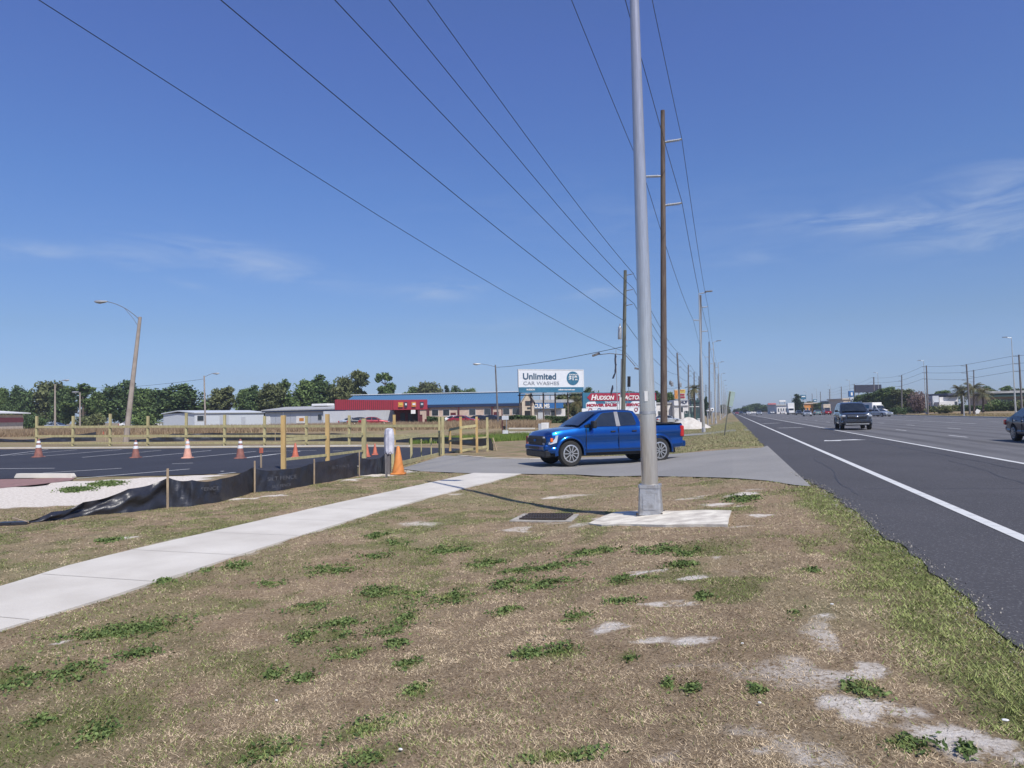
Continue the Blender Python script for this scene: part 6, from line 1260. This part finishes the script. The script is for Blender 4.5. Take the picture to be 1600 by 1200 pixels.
for kind, v, px, d, pt, wpx, lab in [('oak', 1, 1352, 200, 616, 30, 'green tree at the left of the clump under the dark billboard'), ('oak', 0, 1372, 196, 609, 40, 'dark broad tree under the right half of the billboard'), ('oak', 1, 1394, 192, 605, 40, 'bright green tree right of the billboard'), ('oak', 2, 1420, 188, 608, 42, 'olive green tree left of the mauve bush'),
    ('bare', 0, 1437, 165, 612, 46, 'leafless mauve shrub behind the far street lamp'), ('oak', 1, 1476, 210, 610, 34, 'light green tree above the white stepped house'), ('conifer', 0, 1247, 300, 614, 24, 'dark conifer left of the teal sign'), ('oak', 0, 1282, 330, 628, 26, 'low far tree left of the suv roof'), ('oak', 1, 1298, 320, 628, 24, 'low far tree behind the suv roof'),
    ('oak', 2, 1340, 240, 622, 22, 'small tree behind the blue sign'), ('oak', 0, 1538, 175, 604, 34, 'dark tree above the palms, left end of the flat roof'), ('pine', 0, 1577, 172, 603, 32, 'dark reddish tree behind the right street lamp'), ('oak', 2, 1599, 172, 607, 28, 'tree cut off by the right edge'),
    ('oak', 1, 1166, 520, 635, 22, 'far horizon tree left of the white far building'), ('oak', 0, 1184, 540, 630.5, 34, 'far horizon tree mass above the white far building'), ('oak', 1, 1205, 500, 632, 30, 'far horizon tree behind the pinkish red sign'), ('oak', 0, 1152, 600, 638, 14, 'tiny far horizon tree next to the vanishing road'), ('oak', 2, 1268, 420, 627, 18, 'small far tree behind the tiny grey-teal sign'),
    ('bush', 0, 1400, 158, 632, 30, 'low dark shrub left of the far street lamp'), ('bush', 2, 1478, 150, 631, 54, 'bright green rounded shrub before the white stepped house'), ('bush', 1, 1550, 140, 622, 40, 'ivy-like shrub mass before the flat-roofed building'), ('bush', 0, 1580, 138, 620, 40, 'dark shrub mass left of the right street lamp'), ('bush', 2, 1600, 136, 622, 34, 'shrub mass at the right edge')]:
    tree(lab, kind, v, px, d, pt, wpx, cat='shrub' if kind in ('bush', 'bare') else 'tree', grp=G3)
# hedges
def hedge(label, px0, d0, px1, d1, ptop, mi, n=9000, name='hedge', thick=1.6, s=.14):
    a, b = V(px0, d0), V(px1, d1); H = Hz(px0, ptop, d0)-a.z; u = TR.random(n); base = np.array(a)[None]*(1-u)[:, None]+np.array(b)[None]*u[:, None]
    nrm = np.array([-(b.y-a.y), b.x-a.x, 0]); nrm /= np.linalg.norm(nrm); h = TR.random(n)**.7; lump = .85+.3*vnoise(u*(b-a).length, 0*u, 1.7, 8)
    p = base+nrm[None]*(TR.uniform(-1, 1, n)*thick/2)[:, None]; p[:, 2] += h*H*lump
    o = link(name, fastmesh(name, leafquads(p[:, 0], p[:, 1], p[:, 2], TR.uniform(.5, 1.3, n)*s, 1), 4, LEAF[mi], np.clip(TR.normal(.4, .25, n), 0, 1))); return tag(o, label, 'hedge')
hedge('clipped dark green hedge along the far verge, right part', 1512, 160, 1640, 140, 633.5, 0, 16000); hedge('lower rounded green hedge before the white stepped house', 1452, 168, 1512, 162, 635, 1, 10000); hedge('dark low hedge left of the mauve bush', 1404, 178, 1452, 170, 637, 0, 6000)
hedge('dark low hedge in front of the vacuum shelter', 852, 108, 886, 108, 650, 0, 6000); hedge('small dark hedge right of the red canopy store', 668, 114, 695, 114, 651, 0, 4000); hedge('dark hedge between the gable house and the lamp', 806, 110, 836, 109, 649, 0, 5000); hedge('dark hedge right behind the bright red car', 742, 120, 812, 120, 650, 3, 6000)
# palms
def palm(label, px, d, ptop, spread, seed, grp):
    b = V(px, d); H = Hz(px, ptop, d)-b.z-spread*.35; rd_ = random.Random(seed); t = thing('palm_tree', label, 'palm', b, 0, grp); mb = MB(); mb.tube([(0, 0, -.2), (.1, 0, H*.5), (0, 0, H)], [.22, .17, .16], 8); mb.build('trunk', M['bark'], t, True)
    fr = MB()
    for k in range(30):
        a = rd_.uniform(0, 6.28); e = rd_.uniform(-.9, 1.3); L_ = spread*rd_.uniform(.75, 1.1); pts = []
        for i in range(6): u = i/5; r = L_*u*cos(e*.8); pts.append(Vector((cos(a)*r, sin(a)*r, H+L_*u*sin(e)-L_*.55*u*u)))
        sd_ = Vector((-sin(a), cos(a), 0))
        for i in range(5):
            for s_ in (-1, 1):
                for q in (0, .5):
                    p = pts[i].lerp(pts[i+1], q); w = spread*.32*(1-abs((i+q)/5-.45)); o = p+sd_*s_*w+Vector((0, 0, -w*.5))+(pts[i+1]-pts[i])*.5; dd = (pts[i+1]-pts[i])*.16
                    fr.add([p-dd, p+dd, o], [(0, 1, 2)])
    fr.build('fronds', M['palmleaf'], t); return t
M['palmleaf'] = mat('palm_leaf', (.06, .075, .025), .7, c2=(.16, .13, .055), scale=1.2)
PG = 'palm trees'
palm('palm left of the leaning pale pole across the road', 1503, 132, 602, 2.4, 1, PG); palm('tallest dense palm right of the leaning pale pole', 1522, 130, 598, 2.6, 2, PG); palm('brownish palm on the right of the palm pair', 1536, 134, 606, 2.1, 5, PG)
palm('palm on the left side of the road before the green building', 1085.5, 130, 601, 1.9, 3, PG); palm('palm at the right end of the billboard beside the dealer sign', 903, 104, 619, 2.2, 4, PG)

# ------------------------------------------------------------------ thin air between here and the horizon
hb = MB(); hb.box((0, 500, 60), (2600, 2900, 124))
hm = bpy.data.materials.new('haze_air'); hm.use_nodes = True; hn = hm.node_tree.nodes; 
for n in list(hn):
    if n.type != 'OUTPUT_MATERIAL': hn.remove(n)
pv = hn.new('ShaderNodeVolumePrincipled'); pv.inputs['Color'].default_value = (.80, .88, 1, 1); pv.inputs['Density'].default_value = .0003; pv.inputs['Anisotropy'].default_value = .2
hm.node_tree.links.new(pv.outputs[0], hn['Material Output'].inputs['Volume'])
tag(hb.build('haze', hm), 'faint bluish air over the whole scene', None, None, 'stuff')
